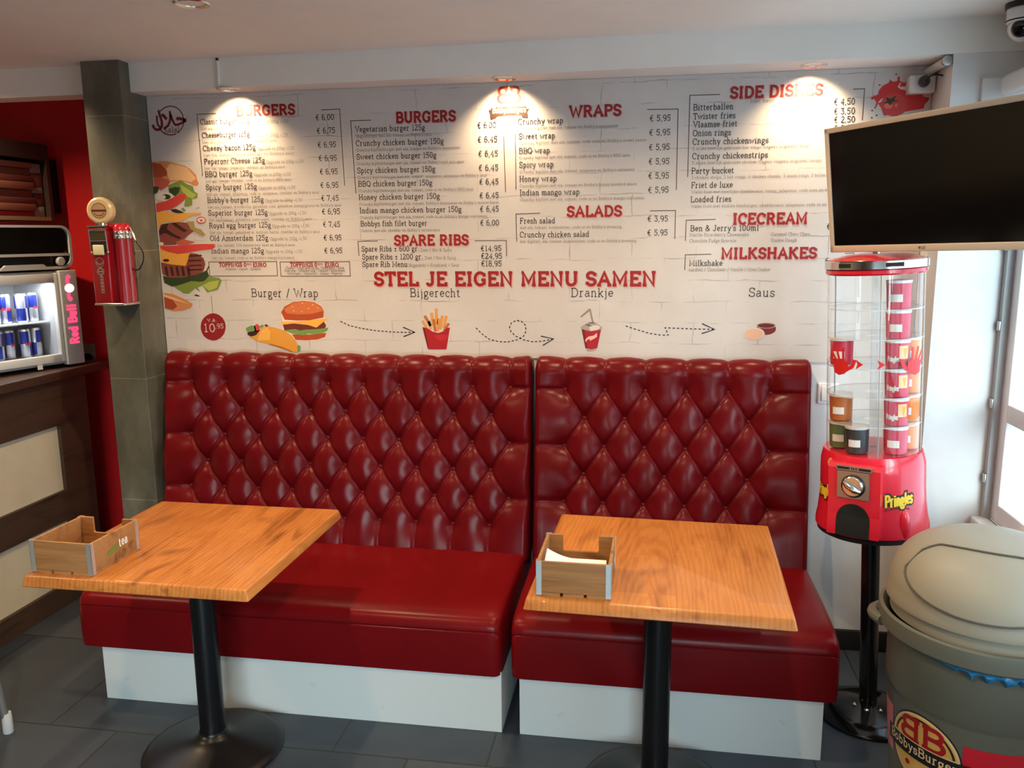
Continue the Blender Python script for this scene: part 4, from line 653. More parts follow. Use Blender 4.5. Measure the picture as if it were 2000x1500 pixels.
for nm,polys in PICTURES:
    names=[]; mb=MB()
    for lay,c,pts in polys:
        if c not in names: names.append(c)
        mb.poly(pts,on(lay),names.index(c))
    if nm=='price_bubble':
        names.append('bowlwhite')
        for s,x,z,wd,h in BUBBLE: lettering(mb,s,x,z,h,on(3),wd,.11,names.index('bowlwhite'))
    if nm=='shop_emblem':
        cx=sum(p[0] for p in polys[0][2])/len(polys[0][2]); zz=[p[1] for p in polys[0][2]]; top,bot=max(zz),min(zz); rr=(top-bot)/2; cz=(top+bot)/2; names+=['priceRed']
        k=names.index('priceRed')
        lettering(mb,'B',cx-.046,cz+.008,.056,on(4),.044,.20,k,mirror=True); lettering(mb,'B',cx+.003,cz+.008,.056,on(4),.044,.20,k)
        lettering(mb,'BobbysBurgers',cx-.066,cz-.031,.021,on(5),.134,.15,names.index('yellow'),gap=6)
    mb.build(nm,[flat(c,*COL[c]) for c in names],t,smooth=False)
mb=MB()
for c,wd,pts in HALAL: mb.stroke(pts,wd,on(2))
lettering(mb,'halal',HALAL_TEXT[0],HALAL_TEXT[1],.022,on(2),HALAL_TEXT[2],.12)
mb.build('halal_emblem',flat('halal',120,36,30),t,smooth=False)
mb=MB()
for pts in ARROWS:
    P=[Vector(p) for p in pts]; d=0; on_=True; seg=[P[0]]; L=.0095
    for a,b in zip(P,P[1:]):
        ln_=(b-a).length; pos=0
        while pos<ln_:
            step=min((L if on_ else .0075)-d,ln_-pos); pos+=step; d+=step; q=a+(b-a)*(pos/ln_)
            if on_: seg.append(q)
            if d>=(L if on_ else .0075)-1e-6:
                if on_ and len(seg)>1: mb.stroke(seg,.0042,on(2))
                on_=not on_; d=0; seg=[q]
    e=P[-1]; dr=(P[-1]-P[-2]).normalized(); n_=Vector((-dr.y,dr.x))
    mb.stroke([e-dr*.05+n_*.022,e,e-dr*.05-n_*.018],.005,on(2))
mb.build('arrow_print',flat('arrow',30,22,20),t,smooth=False)

# ------------------------------------------------------------------ benches
def tufted_back(x0,x1,ua,n,dx,zA):
    """leaning deep-buttoned back; n buttons in the top row from x=ua, spacing dx, top row at height zA"""
    H=.045; k=math.hypot(1,.156)
    prof=[]  # base profile (y,z) from seat to wall along the top
    y0,z0,y1,z1=.092,.40,.208,1.150
    m_=190
    for i in range(m_+1): prof.append((y0+(y1-y0)*i/m_, z0+(z1-z0)*i/m_))
    for i in range(1,9):
        a=PI*.5*i/8*.96; prof.append((y1+.036*(1-math.cos(a)), z1+.036*math.sin(a)))
    for i in range(1,5): prof.append((y1+.036+(.2785-y1-.036)*i/4, 1.187))
    s=[0]
    for a,b in zip(prof,prof[1:]): s.append(s[-1]+math.hypot(b[0]-a[0],b[1]-a[1]))
    smax=s[m_+8]
    nrm=[]
    for i in range(len(prof)):
        a=prof[max(i-1,0)];b=prof[min(i+1,len(prof)-1)]; l=math.hypot(b[0]-a[0],b[1]-a[1]); nrm.append((-(b[1]-a[1])/l,(b[0]-a[0])/l))
    sz=lambda z:(z-z0)*k
    dv=.1128*k; sA=sz(zA); sF=sA-5*dv; un=ua+(n-1)*dx
    Lp=dx*2*dv/math.hypot(dx,2*dv)
    def height(u,v):
        e=(u-ua)/dx; S=lambda t:abs(math.sin(PI*t)); fr=lambda t:abs(t-round(t)); G=lambda d,w:1-math.exp(-(d/w)**1.3)
        du=min(max(ua-u,u-un,0),9); B=0
        for r in range(6):
            if abs(v-(sA-r*dv))>.21: continue
            off=0 if r%2==0 else .5; mm=n-1 if r%2==0 else n-2; b_=int(math.floor(e-off))
            for i in (b_,b_+1):
                if 0<=i<=mm: B+=math.exp(-(math.hypot(u-(ua+(i+off)*dx),v-(sA-r*dv))/.042)**1.15)
        if v>=sA:      # upright pleats from the top row of buttons over the top edge
            w=v-sA; gw=.0065+.012*max(0,1-w/.12)*min(1,w/.03)
            if du>0: g=G(du,gw)**2*G(w,.0065)**2; c=(S(min(du/dx,.5))*S(min(w/(2*dv),.5)))**2
            else: g=G(fr(e)*dx*.83,gw)**2; c=S(e)**2
        elif v<=sF:    # upright pleats from the bottom row down to the seat
            ee=e-.5; d2=max(-ee,ee-(n-2),0)*dx
            g=G((fr(ee)*dx if d2<=0 else d2)*.83,.0065)**2; c=(S(ee) if d2<=0 else S(min(d2/dx,.5)))**2
        else:          # diamonds, with level pleats out to the sides
            y_=(sA-v)/(2*dv); uu=min(max(e,0),n-1)
            g=G(fr(uu+y_)*Lp,.0065)*G(fr(uu-y_)*Lp,.0065); c=S(uu+y_)*S(uu-y_)
        return .17*g+.15*c+.68*(1-min(B,1))
    nu=int((x1-x0)/.0038); mb=MB(); us=[x0+(x1-x0)*i/nu for i in range(nu+1)]
    V=[]; ns=len(prof)
    rnd=[random.uniform(-1,1) for _ in range(40)]
    def wrinkle(u,v):
        r=0
        for i in range(0,36,4): r+=math.sin(u*(30+60*abs(rnd[i]))+v*(40*rnd[i+1])+rnd[i+2]*9)*rnd[i+3]
        return r*.00035
    for u in [x0]+us+[x1]: pass
    cols=[('e',x0)]+[('c',u) for u in us]+[('e',x1)]
    for kind,u in cols:
        for j in range(ns):
            y,z=prof[j]
            if kind=='e': V.append((u,.2785,z)); continue
            d=min(u-x0,x1-u); edge=math.sqrt(max(0,1-(1-min(d/.022,1))**2))
            hh=H*height(u,min(s[j],smax))
            fade=1 if s[j]<smax-.02 else max(.35,1-(s[j]-smax+.02)/.12)
            hh=(hh*fade+wrinkle(u,s[j]))*(.15+.85*edge)
            V.append((u,y+nrm[j][0]*hh,z+nrm[j][1]*hh))
    F=[]
    for i in range(len(cols)-1):
        for j in range(ns-1): F.append((i*ns+j,(i+1)*ns+j,(i+1)*ns+j+1,i*ns+j+1))
    mb.add(V,F)
    btn=[]
    for r in range(6):
        off=0 if r%2==0 else .5
        for i in range(n if r%2==0 else n-1):
            z=z0+(sA-r*dv)/k; y=y0+(y1-y0)*(z-z0)/(z1-z0); btn.append((ua+(i+off)*dx,y-.0005,z))
    return mb,btn
def bench(x0,x1,p0,p1,ua,n,dx,zA,label):
    t=thing('tufted_bench',label,'bench',(x0,0,0),0,'red leather benches under the menu'); X=lambda x:x-x0
    mb=MB(); mb.box(X(p0),X(p1),-.507,.27,0,.225); mb.build('plinth',plinth_mat,t,smooth=False)
    # seat cushion: rounded top edge, seam line, slight crown
    prof=[(.16,.432),(.05,.434),(-.10,.437),(-.25,.438),(-.38,.436),(-.46,.431),(-.495,.422),(-.513,.407),(-.519,.388),(-.5195,.380),(-.5165,.3775),(-.5165,.3745),(-.5205,.372),(-.522,.34),(-.522,.25),(-.519,.214),(-.49,.209),(.16,.209)]
    nx=44; V=[];xs=[]
    for i in range(nx+1): xs.append(i/nx)
    m0=MB(); ns=len(prof); L=x1-x0
    cols=[0,.004,.012,.025,.05]+[.05+(L-.10)*i/40 for i in range(1,41)]+[L-.025,L-.012,L-.004,L]
    for x in cols:
        d=min(x,L-x); e=math.sqrt(max(0,1-(1-min(d/.028,1))**2)); ins=.022*(1-e)
        for y,z in prof:
            zz=z-ins if z>.36 else (z+ins*.3 if z<.22 else z)
            yy=y+ins if y<-.3 else y
            V.append((x,yy,zz))
    F=[(i*ns+j,(i+1)*ns+j,(i+1)*ns+j+1,i*ns+j+1) for i in range(len(cols)-1) for j in range(ns-1)]
    F+=[(i*ns+ns-1,(i+1)*ns+ns-1,(i+1)*ns,i*ns) for i in range(len(cols)-1)]
    F+=[tuple(range(ns-1,-1,-1)),tuple((len(cols)-1)*ns+j for j in range(ns))]
    m0.add(V,F); m0.build('seat',M['leather_seat'],t,ang=50)
    bk,btn=tufted_back(X(-.148) if x0<0 else -.007,L+(.012 if x0<0 else 0),X(ua),n,dx,zA)
    b=bk.build('backrest',M['leather'],t,ang=180)
    p=None
    for q in btn:
        if p is None:
            p=MB().ball((0,0,0),.0085,.0055,.0085,14,8).build('button',M['button'],b); p.location=q
        else:
            c=p.copy(); C.objects.link(c); c.parent=b; c.location=q
    return t
plinth_mat=mat('scuffed_white_paint',(.75,.77,.77),.5)
_v=coords(plinth_mat); setc(plinth_mat,mix(plinth_mat,ramp(plinth_mat,noise(plinth_mat,_v,14,5,.65),[(.62,(0,0,0)),(.78,(.5,.5,.5))]),(.64,.66,.66),(.38,.38,.37)))
bench(-.136,1.459,-.058,1.4586,-.030,10,.1570,1.094,'longer red tufted leather bench behind the left table')
bench(1.494,2.564,1.522,2.5215,1.608,6,.1608,1.092,'shorter red tufted leather bench behind the right table')

# ------------------------------------------------------------------ tables
def table(x,y,rz,label,top_mat,by=0):
    t=thing('pedestal_table',label,'table',(x,y,0),rz,'pedestal tables in front of the benches')
    # moulded top: edge flares out slightly towards the bottom
    h=.35; mb=MB(); prof=[(-.012,.750),(-.006,.7485),(-.003,.745),(.002,.724),(.0035,.719),(.001,.716),(-.012,.716)]; vs=[];fs=[]
    for d,z in prof:
        for sx,sy in((1,1),(-1,1),(-1,-1),(1,-1)):
            for i in range(5):
                a=math.atan2(sy,sx)+(-PI/4+PI/2*i/4); r=.006; e=h+d-r; vs.append((sx*e+r*math.cos(a),sy*e+r*math.sin(a),z))
    for j in range(len(prof)-1):
        for i in range(20): fs.append((j*20+i,j*20+(i+1)%20,(j+1)*20+(i+1)%20,(j+1)*20+i))
    fs+=[tuple(range(20)),tuple(120+i for i in range(19,-1,-1))]
    mb.add(vs,fs); mb.build('tabletop',top_mat,t)
    MB().box(-.16,.16,-.16+by,.16+by,.708,.716).build('mounting_plate',M['black_metal'],t,smooth=False)
    oy=(0,by,0); MB().lathe([(.041,.05),(.041,.708)],oy,36).build('pole',M['black_metal'],t)
    MB().lathe([(.228,0),(.230,.006),(.226,.012),(.20,.019),(.14,.031),(.09,.043),(.062,.052),(.052,.060),(.046,.068),(.041,.07)],oy,64).build('base',M['black_metal'],t,ang=50)
    MB().lathe([(.043,.066),(.045,.069),(.0425,.075)],oy,36,cap=False).build('collar',M['black_metal'],t)
    return t
table(.507,-.742,-.0066,'square pine topped table on black pedestal at the left, in front of longer bench',M['table'])
table(1.983,-.696,-.0376,'square oak topped table on black pedestal at the right, in front of shorter bench',M['table_b'],-.048)

# ------------------------------------------------------------------ tea crates
def crate(loc,rz,label,first):
    t=thing('tea_crate',label,'box',loc,rz,'wooden crates on the tables')
    w,d,h,k=.100,.108,.098,.008; m_=M['crate']
    MB().rbox(-w,w,-d,-d+k,.010,h,.0015).build('front_panel',m_,t)
    MB().prism([(-w,.010),(w,.010),(w,h),(w*.52,h),(w*.52,h-.045),(w*.48,h-.049),(-w*.48,h-.049),(-w*.52,h-.045),(-w*.52,h),(-w,h)],d-k,d).build('back_panel',m_,t,smooth=False)
    for s in(-1,1): MB().rbox(min(s*w,s*(w-k)),max(s*w,s*(w-k)),-d+k,d-k,.010,h,.0015).build('side_panel',m_,t)
    MB().box(-w,-w*.36,-d,d,0,.010).box(-w*.28,w*.28,-d,d,0,.010).box(w*.36,w,-d,d,0,.010).build('base_slats',m_,t,smooth=False)
    for sx in(-1,1):
        for sy in(-1,1):
            mb=MB(); a,b=sorted((sx*(w+.0012),sx*(w-.014))); e,f=sorted((sy*(d+.0012),sy*d)); mb.box(a,b,e,f,.003,h+.0015)
            a,b=sorted((sx*(w+.0012),sx*w)); e,f=sorted((sy*(d+.0012),sy*(d-.014))); mb.box(a,b,e,f,.003,h+.0015); mb.build('corner_strip',M['zinc'],t,smooth=False)
    mb=MB(); fn=lambda u,v:(w+.0016,u,v)
    lettering(mb,'tea',.012,.046,.026,fn,.040,.2,0)
    mb.poly([(-.046,.040),(-.035,.048),(-.018,.052),(.002,.060),(.008,.056),(.002,.046),(-.014,.040),(-.032,.036)],fn,1)
    mb.build('tea_logo',[flat('logo_white',240,238,230),flat('leaf_green',104,140,60)],t,smooth=False)
    return t
crate((.272,-.958,.7502),-.03,'empty pale wooden tea crate on the left table','a')
crate((1.752,-.906,.7502),-.015,'pale wooden crate holding papers on the right table','b')
mb=MB()
pts=[(-.082+.164*i/12) for i in range(13)]
for j,(y0,y1) in enumerate(((-.085,-.02),)):
    vs=[];
    for x in pts:
        z=.058+.030*max(0,(-x-.01)/.08)**1.6; vs+=[(x,y0,z),(x,y1,z+.018),(x,y0,z-.003),(x,y1,z+.015)]
    fs=[]
    for i in range(12):
        a=i*4;b=a+4; fs+=[(a,b,b+1,a+1),(a+2,a+3,b+3,b+2),(a,a+2,b+2,b),(a+1,b+1,b+3,a+3)]
    mb.add(vs,fs)
mb.box(-.088,.088,-.097,.06,.011,.028)
o=mb.build('paper_napkins',M['paper'],None,ang=40); o.location=(1.752,-.906,.7502); o.rotation_euler=(0,0,-.015)
tag(o,'white folded papers lying in the crate on the right table','paper')
# ------------------------------------------------------------------ bar counter on the left
t=thing('bar_counter','dark wood bar counter with cream panels along the left side','counter',(-.76,-.6,0))
MB().rbox(-.60,.03,-2.6,1.24,1.072,1.112,.004).build('worktop',M['dark_wood'],t)
mb=MB(); mb.box(-.56,0,-2.5,1.08,.858,1.072); mb.box(-.02,0,-2.5,1.08,.40,.545); mb.box(-.02,0,-2.5,1.08,0,.105)
for y0,y1 in((.878,1.08),(-.35,-.20),(-1.6,-1.45)): mb.box(-.0195,-.0005,y0,y1,.10,.86)
mb.box(-.56,-.02,1.06,1.08,0,.86); mb.build('frame',M['dark_wood'],t,smooth=False)
for y0,y1 in((-.20,.878),(-1.45,-.35)):
    for z0,z1 in((.545,.858),(.105,.40)): MB().box(-.04,-.019,y0,y1,z0,z1).build('front_panel',M['cream'],t,smooth=False)

# ------------------------------------------------------------------ energy drink fridge on the counter
FR=math.radians(72.6)
def frame_pt(o,rz,x,y,z): return (o[0]+x*math.cos(rz)-y*math.sin(rz),o[1]+x*math.sin(rz)+y*math.cos(rz),o[2]+z)
FO=(-.998,.321,1.112)
t=thing('mini_fridge','white and silver mini fridge with lit interior full of cans on the bar counter','fridge',FO,FR)
SIL=mat('silver_grey_paint',(.52,.52,.52),.35); FW=mat('fridge_white',(.74,.75,.74),.4)
mb=MB(); x0,x1,y0,y1,z0,z1=-.22,.22,-.16,.18,.018,.452
mb.box(x0,x0+.03,y0,y1,z0,z1).box(x1-.09,x1,y0,y1,z0,z1).box(x0,x1,y0,y1,z0,z0+.035).box(x0,x1,y0,y1,z1-.045,z1).box(x0,x1,y1-.03,y1,z0,z1); mb.build('body',SIL,t,smooth=False)
for x in(-.18,.18):
    for y in(-.13,.15): MB().lathe([(.014,0),(.014,.018)],(x,y,0),16).build('foot',M['black_plastic'],t)
mb=MB(); a,b=-.22,.133
mb.rbox(a,a+.022,-.185,-.161,.03,.445,.004).rbox(b-.020,b,-.185,-.161,.03,.445,.004).rbox(a+.01,b-.01,-.184,-.162,.03,.068,.004).rbox(a+.01,b-.01,-.184,-.162,.40,.445,.004); d=mb.build('door',FW,t)
MB().box(a+.02,b-.018,-.176,-.172,.066,.402).build('glass',M['clear'],d,smooth=False)
MB().rbox(.135,.222,-.196,-.161,.012,.455,.004).build('sign_panel',SIL,t)
MB().box(-.18,.125,-.10,.14,.212,.218).build('shelf',M['white_gloss'],t,smooth=False)
fl=mat('fridge_led',(1,1,1),.5,emis=(.86,.93,1),es=14); MB().box(-.18,.125,-.13,-.10,.400,.406).build('light_strip',fl,t,smooth=False)
l=bpy.data.lights.new('fridge_light','AREA'); l.shape='RECTANGLE'; l.size=.28; l.size_y=.05; l.energy=1.3; l.color=(.86,.93,1)
lo=bpy.data.objects.new('fridge_light',l); C.objects.link(lo); lo.parent=t; lo.location=(-.03,-.12,.396)
MB().box(-.012,.012,-.187,-.185,.008,.030).build('badge',M['white_gloss'],t,smooth=False)
LR=mat('sign_red_glow',(.7,.02,.04),.5,emis=(1,.03,.09),es=2.6); LY=mat('sign_yellow_glow',(1,.85,.5),.5,emis=(1,.86,.55),es=2.6)
mb=MB(); fn=lambda u,v:(.178-v,-.1966,u)     # reads upwards along the strip
lettering(mb,'Red Bull',.11,-.020,.040,fn,.185,.26)
def bull(mb,s,z):
    pts=[(-.040,.0),(-.030,.012),(-.006,.016),(.008,.012),(.018,.020),(.030,.010),(.020,.0),(.024,-.012),(.012,-.012),(.008,-.002),(-.014,-.002),(-.024,-.012),(-.034,-.008)]
    mb.poly([(z+u*s*.9,v) for u,v in pts],lambda u,v:(.178-v,-.1966,u),0)
bull(mb,1,.345); bull(mb,-1,.400)
mb.poly([(.372+.020*math.cos(2*PI*i/20),.024*math.sin(2*PI*i/20)) for i in range(20)],lambda u,v:(.178-v,-.1969,u),1)
mb.build('lit_logo',[LR,LY],t,smooth=False)
# cans
CB=mat('can_blue',(.03,.05,.36),.3,.6); CS=mat('can_silver',(.62,.64,.68),.28,.8); CRD=mat('can_red',(.6,.03,.05),.4)
def can_mesh():
    mb=MB(); r,h=.0262,.135; n=32; zs=[0,.006,.010,.0675,.125,.131,.135]; rs=[.021,.0245,r,r,r,.0235,.0225]
    mb.lathe([(rs[i],zs[i]) for i in range(7)],n=n)
    F=mb.f; mi=[]
    for k,f in enumerate(mb.f):
        j=k//n
        if j in(2,3) and k<6*n:
            q=((k%n)*4)//n; mi.append(0 if (q+j)%2 else 1)
        else: mi.append(1)
    mb.m=mi
    lettering(mb,'Red Bull',-.019,.062,.012,lambda u,v:((r+.0003)*math.sin(u/r),-(r+.0003)*math.cos(u/r),v),.038,.22,2)
    return mb
proto=None; ordn=('leftmost','second from left','middle','second from right','rightmost')
for row,(z,word) in enumerate(((.2181,'upper'),(.0533,'lower'))):
    for i in range(5):
        p=frame_pt(FO,FR,-.158+.0605*i,-.045+.012*((i*7)%3-1),z); rz=FR+(0.2,1.1,-.3,1.75,.5)[(i+2*row)%5]
        lab='blue and silver energy drink can on the %s fridge level, %s'%(word,ordn[i])
        if proto is None:
            proto=can_mesh().build('drink_can',[CB,CS,CRD],None,ang=50); proto.location=p; proto.rotation_euler=(0,0,rz); tag(proto,lab,'can','energy drink cans in the mini fridge')
        else: dup(proto,None,p,rz,lab)

# ------------------------------------------------------------------ toaster oven on the fridge
TO=frame_pt(FO,FR,-.015,-.02,.4525)
t=thing('toaster_oven','black and chrome rounded countertop oven with round knobs on top of the fridge','oven',TO,FR)
def rrect(x0,x1,z0,z1,r,n=6):
    o=[]
    for cx,cz,a0 in((x1-r,z1-r,0),(x0+r,z1-r,90),(x0+r,z0+r,180),(x1-r,z0+r,270)):
        o+=[(cx+r*math.cos(math.radians(a0+90*i/n)),cz+r*math.sin(math.radians(a0+90*i/n))) for i in range(n+1)]
    return o
MB().prism(rrect(-.25,.235,.014,.205,.05),-.14,.16).build('housing',M['black_plastic'],t,ang=40)
mb=MB(); o=rrect(-.255,.24,.010,.210,.05); i_=rrect(-.243,.228,.022,.199,.042); n=len(o)
vs=[(a,-.160,b) for a,b in o]+[(a,-.160,b) for a,b in i_]+[(a,-.138,b) for a,b in o]+[(a,-.145,b) for a,b in i_]
fs=[]
for k in range(n):
    q=(k+1)%n; fs+=[(k,q,n+q,n+k),(k,2*n+k,2*n+q,q),(n+k,n+q,3*n+q,3*n+k)]
mb.add(vs,fs); mb.build('chrome_bezel',SIL,t,ang=40)
MB().prism(rrect(-.238,.222,.085,.196,.034),-.150,-.139).build('door',mat('dark_oven_glass',(.002,.002,.002),.12),t,ang=40)
MB().box(-.243,.226,-.157,-.148,.070,.082).build('divider_bar',SIL,t,smooth=False)
for x in(.175,-.185):
    k=MB().lathe([(.020,0),(.020,.014),(.016,.018),(0,.018)],n=28).build('knob',SIL,t); k.location=(x,-.150,.045); k.rotation_euler=(PI/2,0,0)
MB().prism([(-.12,.010),(.115,.010),(.085,.034),(-.09,.034)],-.166,-.150).build('name_plate',SIL,t,smooth=False)
for x in(-.2,.19):
    for y in(-.11,.13): MB().lathe([(.012,0),(.012,.02)],(x,y,0),14).build('foot',M['black_plastic'],t)

# ------------------------------------------------------------------ shelf of flat boxes on the red wall
t=thing('wall_shelf','dark wooden shelf box holding flat cartons on the red wall','shelf',(-1.10,.20,1.80))
DW=mat('shelf_brown',srgb(58,40,34),.5)
MB().box(-.15,.15,-.6,.41,0,.018).build('bottom_board',mat('shelf_pale_edge',srgb(150,126,104),.5),t,smooth=False)
MB().box(-.15,.15,-.6,.41,.285,.36).build('top_board',DW,t,smooth=False)
MB().box(-.15,.15,.41,.432,0,.36).build('side_board',DW,t,smooth=False)
MB().box(-.15,-.13,-.6,.41,.018,.285).build('back_board',DW,t,smooth=False)
MB().box(-.10,.10,.432,.549,.04,.30).build('shadow_dark_mount',M['matte_black'],t,smooth=False)  # added mount, black in place of the shadow beside the shelf
PB=[mat('carton_a',srgb(122,70,56),.7),mat('carton_b',srgb(104,52,44),.7),mat('carton_c',srgb(140,84,66),.7),mat('carton_red',srgb(150,24,24),.6)]
pale=mat('carton_pale',srgb(150,140,128),.7)
z=1.8182
for i,h in enumerate((.026,.034,.030,.034,.036,.030,.034,.028)):
    o=MB().rbox(-.125,.13,-.29,.29,0,h-.002,.002).build('flat_carton',PB[3 if i==0 else (i*2)%3],None); o.location=(-1.10+.006*((i*5)%3-1),.235+.006*(i%3),z); z+=h
    tag(o,'%s flat carton in the tall stack on the wall shelf, %s'%('red' if i==0 else 'brown',('bottom one','second from bottom','third from bottom','fourth from bottom','fourth from top','third from top','second from top','topmost')[i]),'carton','flat cartons on the wall shelf')
z=1.8182
for i,h in enumerate((.05,.06,.03,.066,.045)):
    o=MB().rbox(-.12,.12,-.033,.033,0,h-.002,.002).build('small_carton',pale if i%2==0 else PB[(i)%3],None); o.location=(-1.095,.566+.004*((i*3)%2),z); z+=h
    tag(o,'small pale carton beside the tall stack on the wall shelf, %s'%('bottom one','second from bottom','middle one','second from top','topmost')[i],'carton','small cartons on the wall shelf')

# double socket on the red wall
t=thing('wall_socket','dark wall socket on the red wall behind the mini fridge','socket',(-.922,.748,1.115))
MB().rbox(-.04,.04,-.012,.002,-.065,.065,.004).build('plate',mat('plate_grey',(.30,.28,.27),.4),t)
s=MB().lathe([(.026,0),(.026,.004),(.022,.004),(.020,-.002),(0,-.002)],n=28).build('outlet',M['black_plastic'],t); s.rotation_euler=(PI/2,0,0); s.location=(0,-.012,-.012)

# ------------------------------------------------------------------ retro gas pump on the pillar
t=thing('gas_pump_dispenser','red retro miniature gas pump with cream round globe mounted on the tiled pillar','dispenser',(-.247,.055,1.44))
MB().rbox(-.062,.040,-.020,.054,.006,.305,.008).build('rear_body',M['red_deep'],t)
MB().rbox(-.068,.010,-.056,-.018,.008,.318,.006).build('front_body',M['red_deep'],t)
for i,y in enumerate((-.012,.030)):
    MB().lathe([(.023,.006),(.023,.270)],(.040,y,0),24).build('column',M['red_deep'],t)
    MB().lathe([(.024,.270),(.0255,.274),(.0255,.284),(.0235,.287),(.0255,.290),(.0255,.300),(.024,.303)],(.040,y,0),24).build('chrome_band',M['chrome'],t)
    MB().ball((.040,y,.302),.0245,.0245,.032,24,8,th1=PI/2).build('column_cap',M['red_gloss'],t)
MB().rbox(-.030,.030,-.020,.05,.305,.332,.012).build('shoulder',M['red_gloss'],t)
MB().rbox(-.071,.064,-.058,.052,-.001,.010,.003).build('foot_trim',M['chrome'],t)
MB().box(-.071,.012,-.0585,-.020,.318,.324).box(-.070,.011,-.0575,-.02,.306,.310).build('top_trim',M['chrome'],t,smooth=False)
mb=MB()
for q in(((-.066,.303),(.007,.303),(.013,.215)),((-.066,.303),(-.062,.215)),((-.066,.262),(.009,.262))): mb.tube([(x,-.0575,z) for x,z in q],.0022,8)
mb.build('gauge_frame',M['chrome'],t); MB().box(-.062,.005,-.0575,-.056,.265,.301).build('gauge_window',mat('dim_gauge',srgb(70,62,44),.2),t,smooth=False)
MB().box(-.058,.006,-.0572,-.056,.215,.258).build('dark_panel',M['matte_black'],t,smooth=False)
MB().rbox(-.050,-.004,-.066,-.056,.205,.246,.003).build('cream_button',mat('cream_plastic',srgb(222,214,170),.4),t)
for x in(-.060,.013): MB().ball((x,-.058,.216),.005).build('rivet',M['chrome'],t)
mb=MB(); fn=lambda u,v:(u-.030,-.0566,v)
mb.stroke(arc(0,.176,.017,.019,0,360,24),.003,fn); mb.stroke([(-.016,.178),(-.005,.168),(.005,.168),(.016,.178)],.005,fn); mb.stroke(arc(0,.139,.013,.013,0,360,20),.006,fn); mb.stroke([(-.012,.139),(.012,.139)],.006,fn)
mb.box(-.034,-.020,-.0572,-.0562,.05,.122); mb.build('pump_emblem',M['steel'],t,smooth=False)
mb=MB()
for z in(.058,.072,.086,.1,.112): mb.box(-.0315,-.0225,-.0578,-.0572,z-.002,z+.002)
mb.build('emblem_marks',M['red_deep'],t,smooth=False)
MB().lathe([(.024,.322),(.020,.334)],(-.028,-.02,0),24).build('globe_neck',M['chrome'],t)
g=MB().lathe([(0,-.020),(.045,-.020),(.053,-.014),(.055,0),(.053,.014),(.045,.020),(0,.020)],n=44).build('globe',mat('cream_globe',srgb(226,196,146),.3),t); g.rotation_euler=(PI/2,0,.12); g.location=(-.028,-.018,.383)
mb=MB(); fn=lambda u,v:(u,v,.0206)
mb.poly(arc(0,0,.031,.031,0,360,30)[:-1],fn,0); fn2=lambda u,v:(u,v,.0210)
mb.stroke(arc(0,0,.030,.030,0,360,30),.002,fn2,1); mb.poly([(-.031,-.004),(.031,-.004),(.031,.004),(-.031,.004)],fn2,1); mb.stroke(arc(0,-.002,.022,.018,200,340,10),.003,fn2,1)
mb.build('globe_emblem',[mat('globe_face',srgb(196,150,112),.4),mat('globe_mark',srgb(84,46,36),.4)],g,smooth=False)
MB().tube([(.066,.02,.315),(.074,.018,.300),(.084,.015,.285),(.090,.015,.262)],.005,10).tube([(.070,.02,.27),(.088,.015,.276)],.003,8).build('nozzle',M['chrome'],t)
pts=[(.088+.030*math.sin(PI*i/16)*1.0,.02,.262-.125*i/16) for i in range(17)]; pts[-1]=(.075,.02,.14); pts.append((.062,.02,.148))
MB().tube(pts,.0028,8).build('hose',M['black_plastic'],t)

# ------------------------------------------------------------------ stool leg at the left edge
t=thing('bar_stool','grey metal stool with pale plastic feet at the left edge of the photo','stool',(-.46,-.98,0))
LG=mat('grey_leg_metal',(.30,.29,.28),.35,.6)
for sx in(-1,1):
    for sy in(-1,1):
        MB().tube([(sx*.195,sy*.215,.05),(sx*.165,sy*.175,.66)],.0125,14).build('leg',LG,t)
        MB().lathe([(.0155,0),(.0175,.004),(.0165,.06),(.0150,.075)],(sx*.197,sy*.218,0),20).build('foot',mat('pale_foot',(.62,.60,.58),.5) if 'pf' not in M else M['pf'],t)
        M['pf']=bpy.data.materials['pale_foot']
MB().rbox(-.19,.17,-.19,.19,.66,.69,.012).build('seat',M['black_plastic'],t)
# ------------------------------------------------------------------ crisps vending machine
VX,VY,VT=2.743,-.204,-.047
t=thing('vending_machine','red crisps vending machine with clear globe on a black pole in the right corner','vending machine',(VX,VY,0))
def tl(o): o.rotation_euler=(0,VT,0); return o
az=lambda a:math.radians(a)
MB().lathe([(.172,0),(.175,.006),(.172,.012),(.12,.032),(.06,.044),(.04,.05),(.03,.052)],n=56).build('base',mat('glossy_black',(.006,.006,.006),.12),t,ang=60)
for a in(200,250,300): MB().ball((.055*math.cos(az(a)),.055*math.sin(az(a)),.046),.009,.009,.006,12,6).build('bolt',M['chrome'],t)
tl(MB().lathe([(.030,.048),(.030,.71)],n=28).build('pole',mat('black_gloss_pole',(.006,.006,.006),.15),t))
tl(MB().lathe([(.165,.700),(.176,.706),(.176,.724)],n=48).build('skirt',M['matte_black'],t))
body=[(.1815,.724),(.181,.740),(.174,.775),(.169,.82),(.1665,.87),(.1655,.935),(.1645,.955),(.158,.982),(.155,.990),(.10,.992)]
RP=mat('crisp_red',(.66,.012,.035),.25,coat=.3)
tl(MB().lathe(body,n=64).build('body',RP,t,ang=30))
PA=az(238)
def pf(u,d,z):   # panel frame: u to viewer's right, d outwards
    return (d*math.cos(PA)-u*math.sin(PA)*1.0, d*math.sin(PA)+u*math.cos(PA), z)
def pbox(mb,u0,u1,prof,mi=0):
    vs=[pf(u,d,z) for u in(u0,u1) for d,z in prof]; n=len(prof)
    return mb.add(vs,[tuple(range(n-1,-1,-1)),tuple(range(n,2*n))]+[(i,(i+1)%n,n+(i+1)%n,n+i) for i in range(n)],mi)
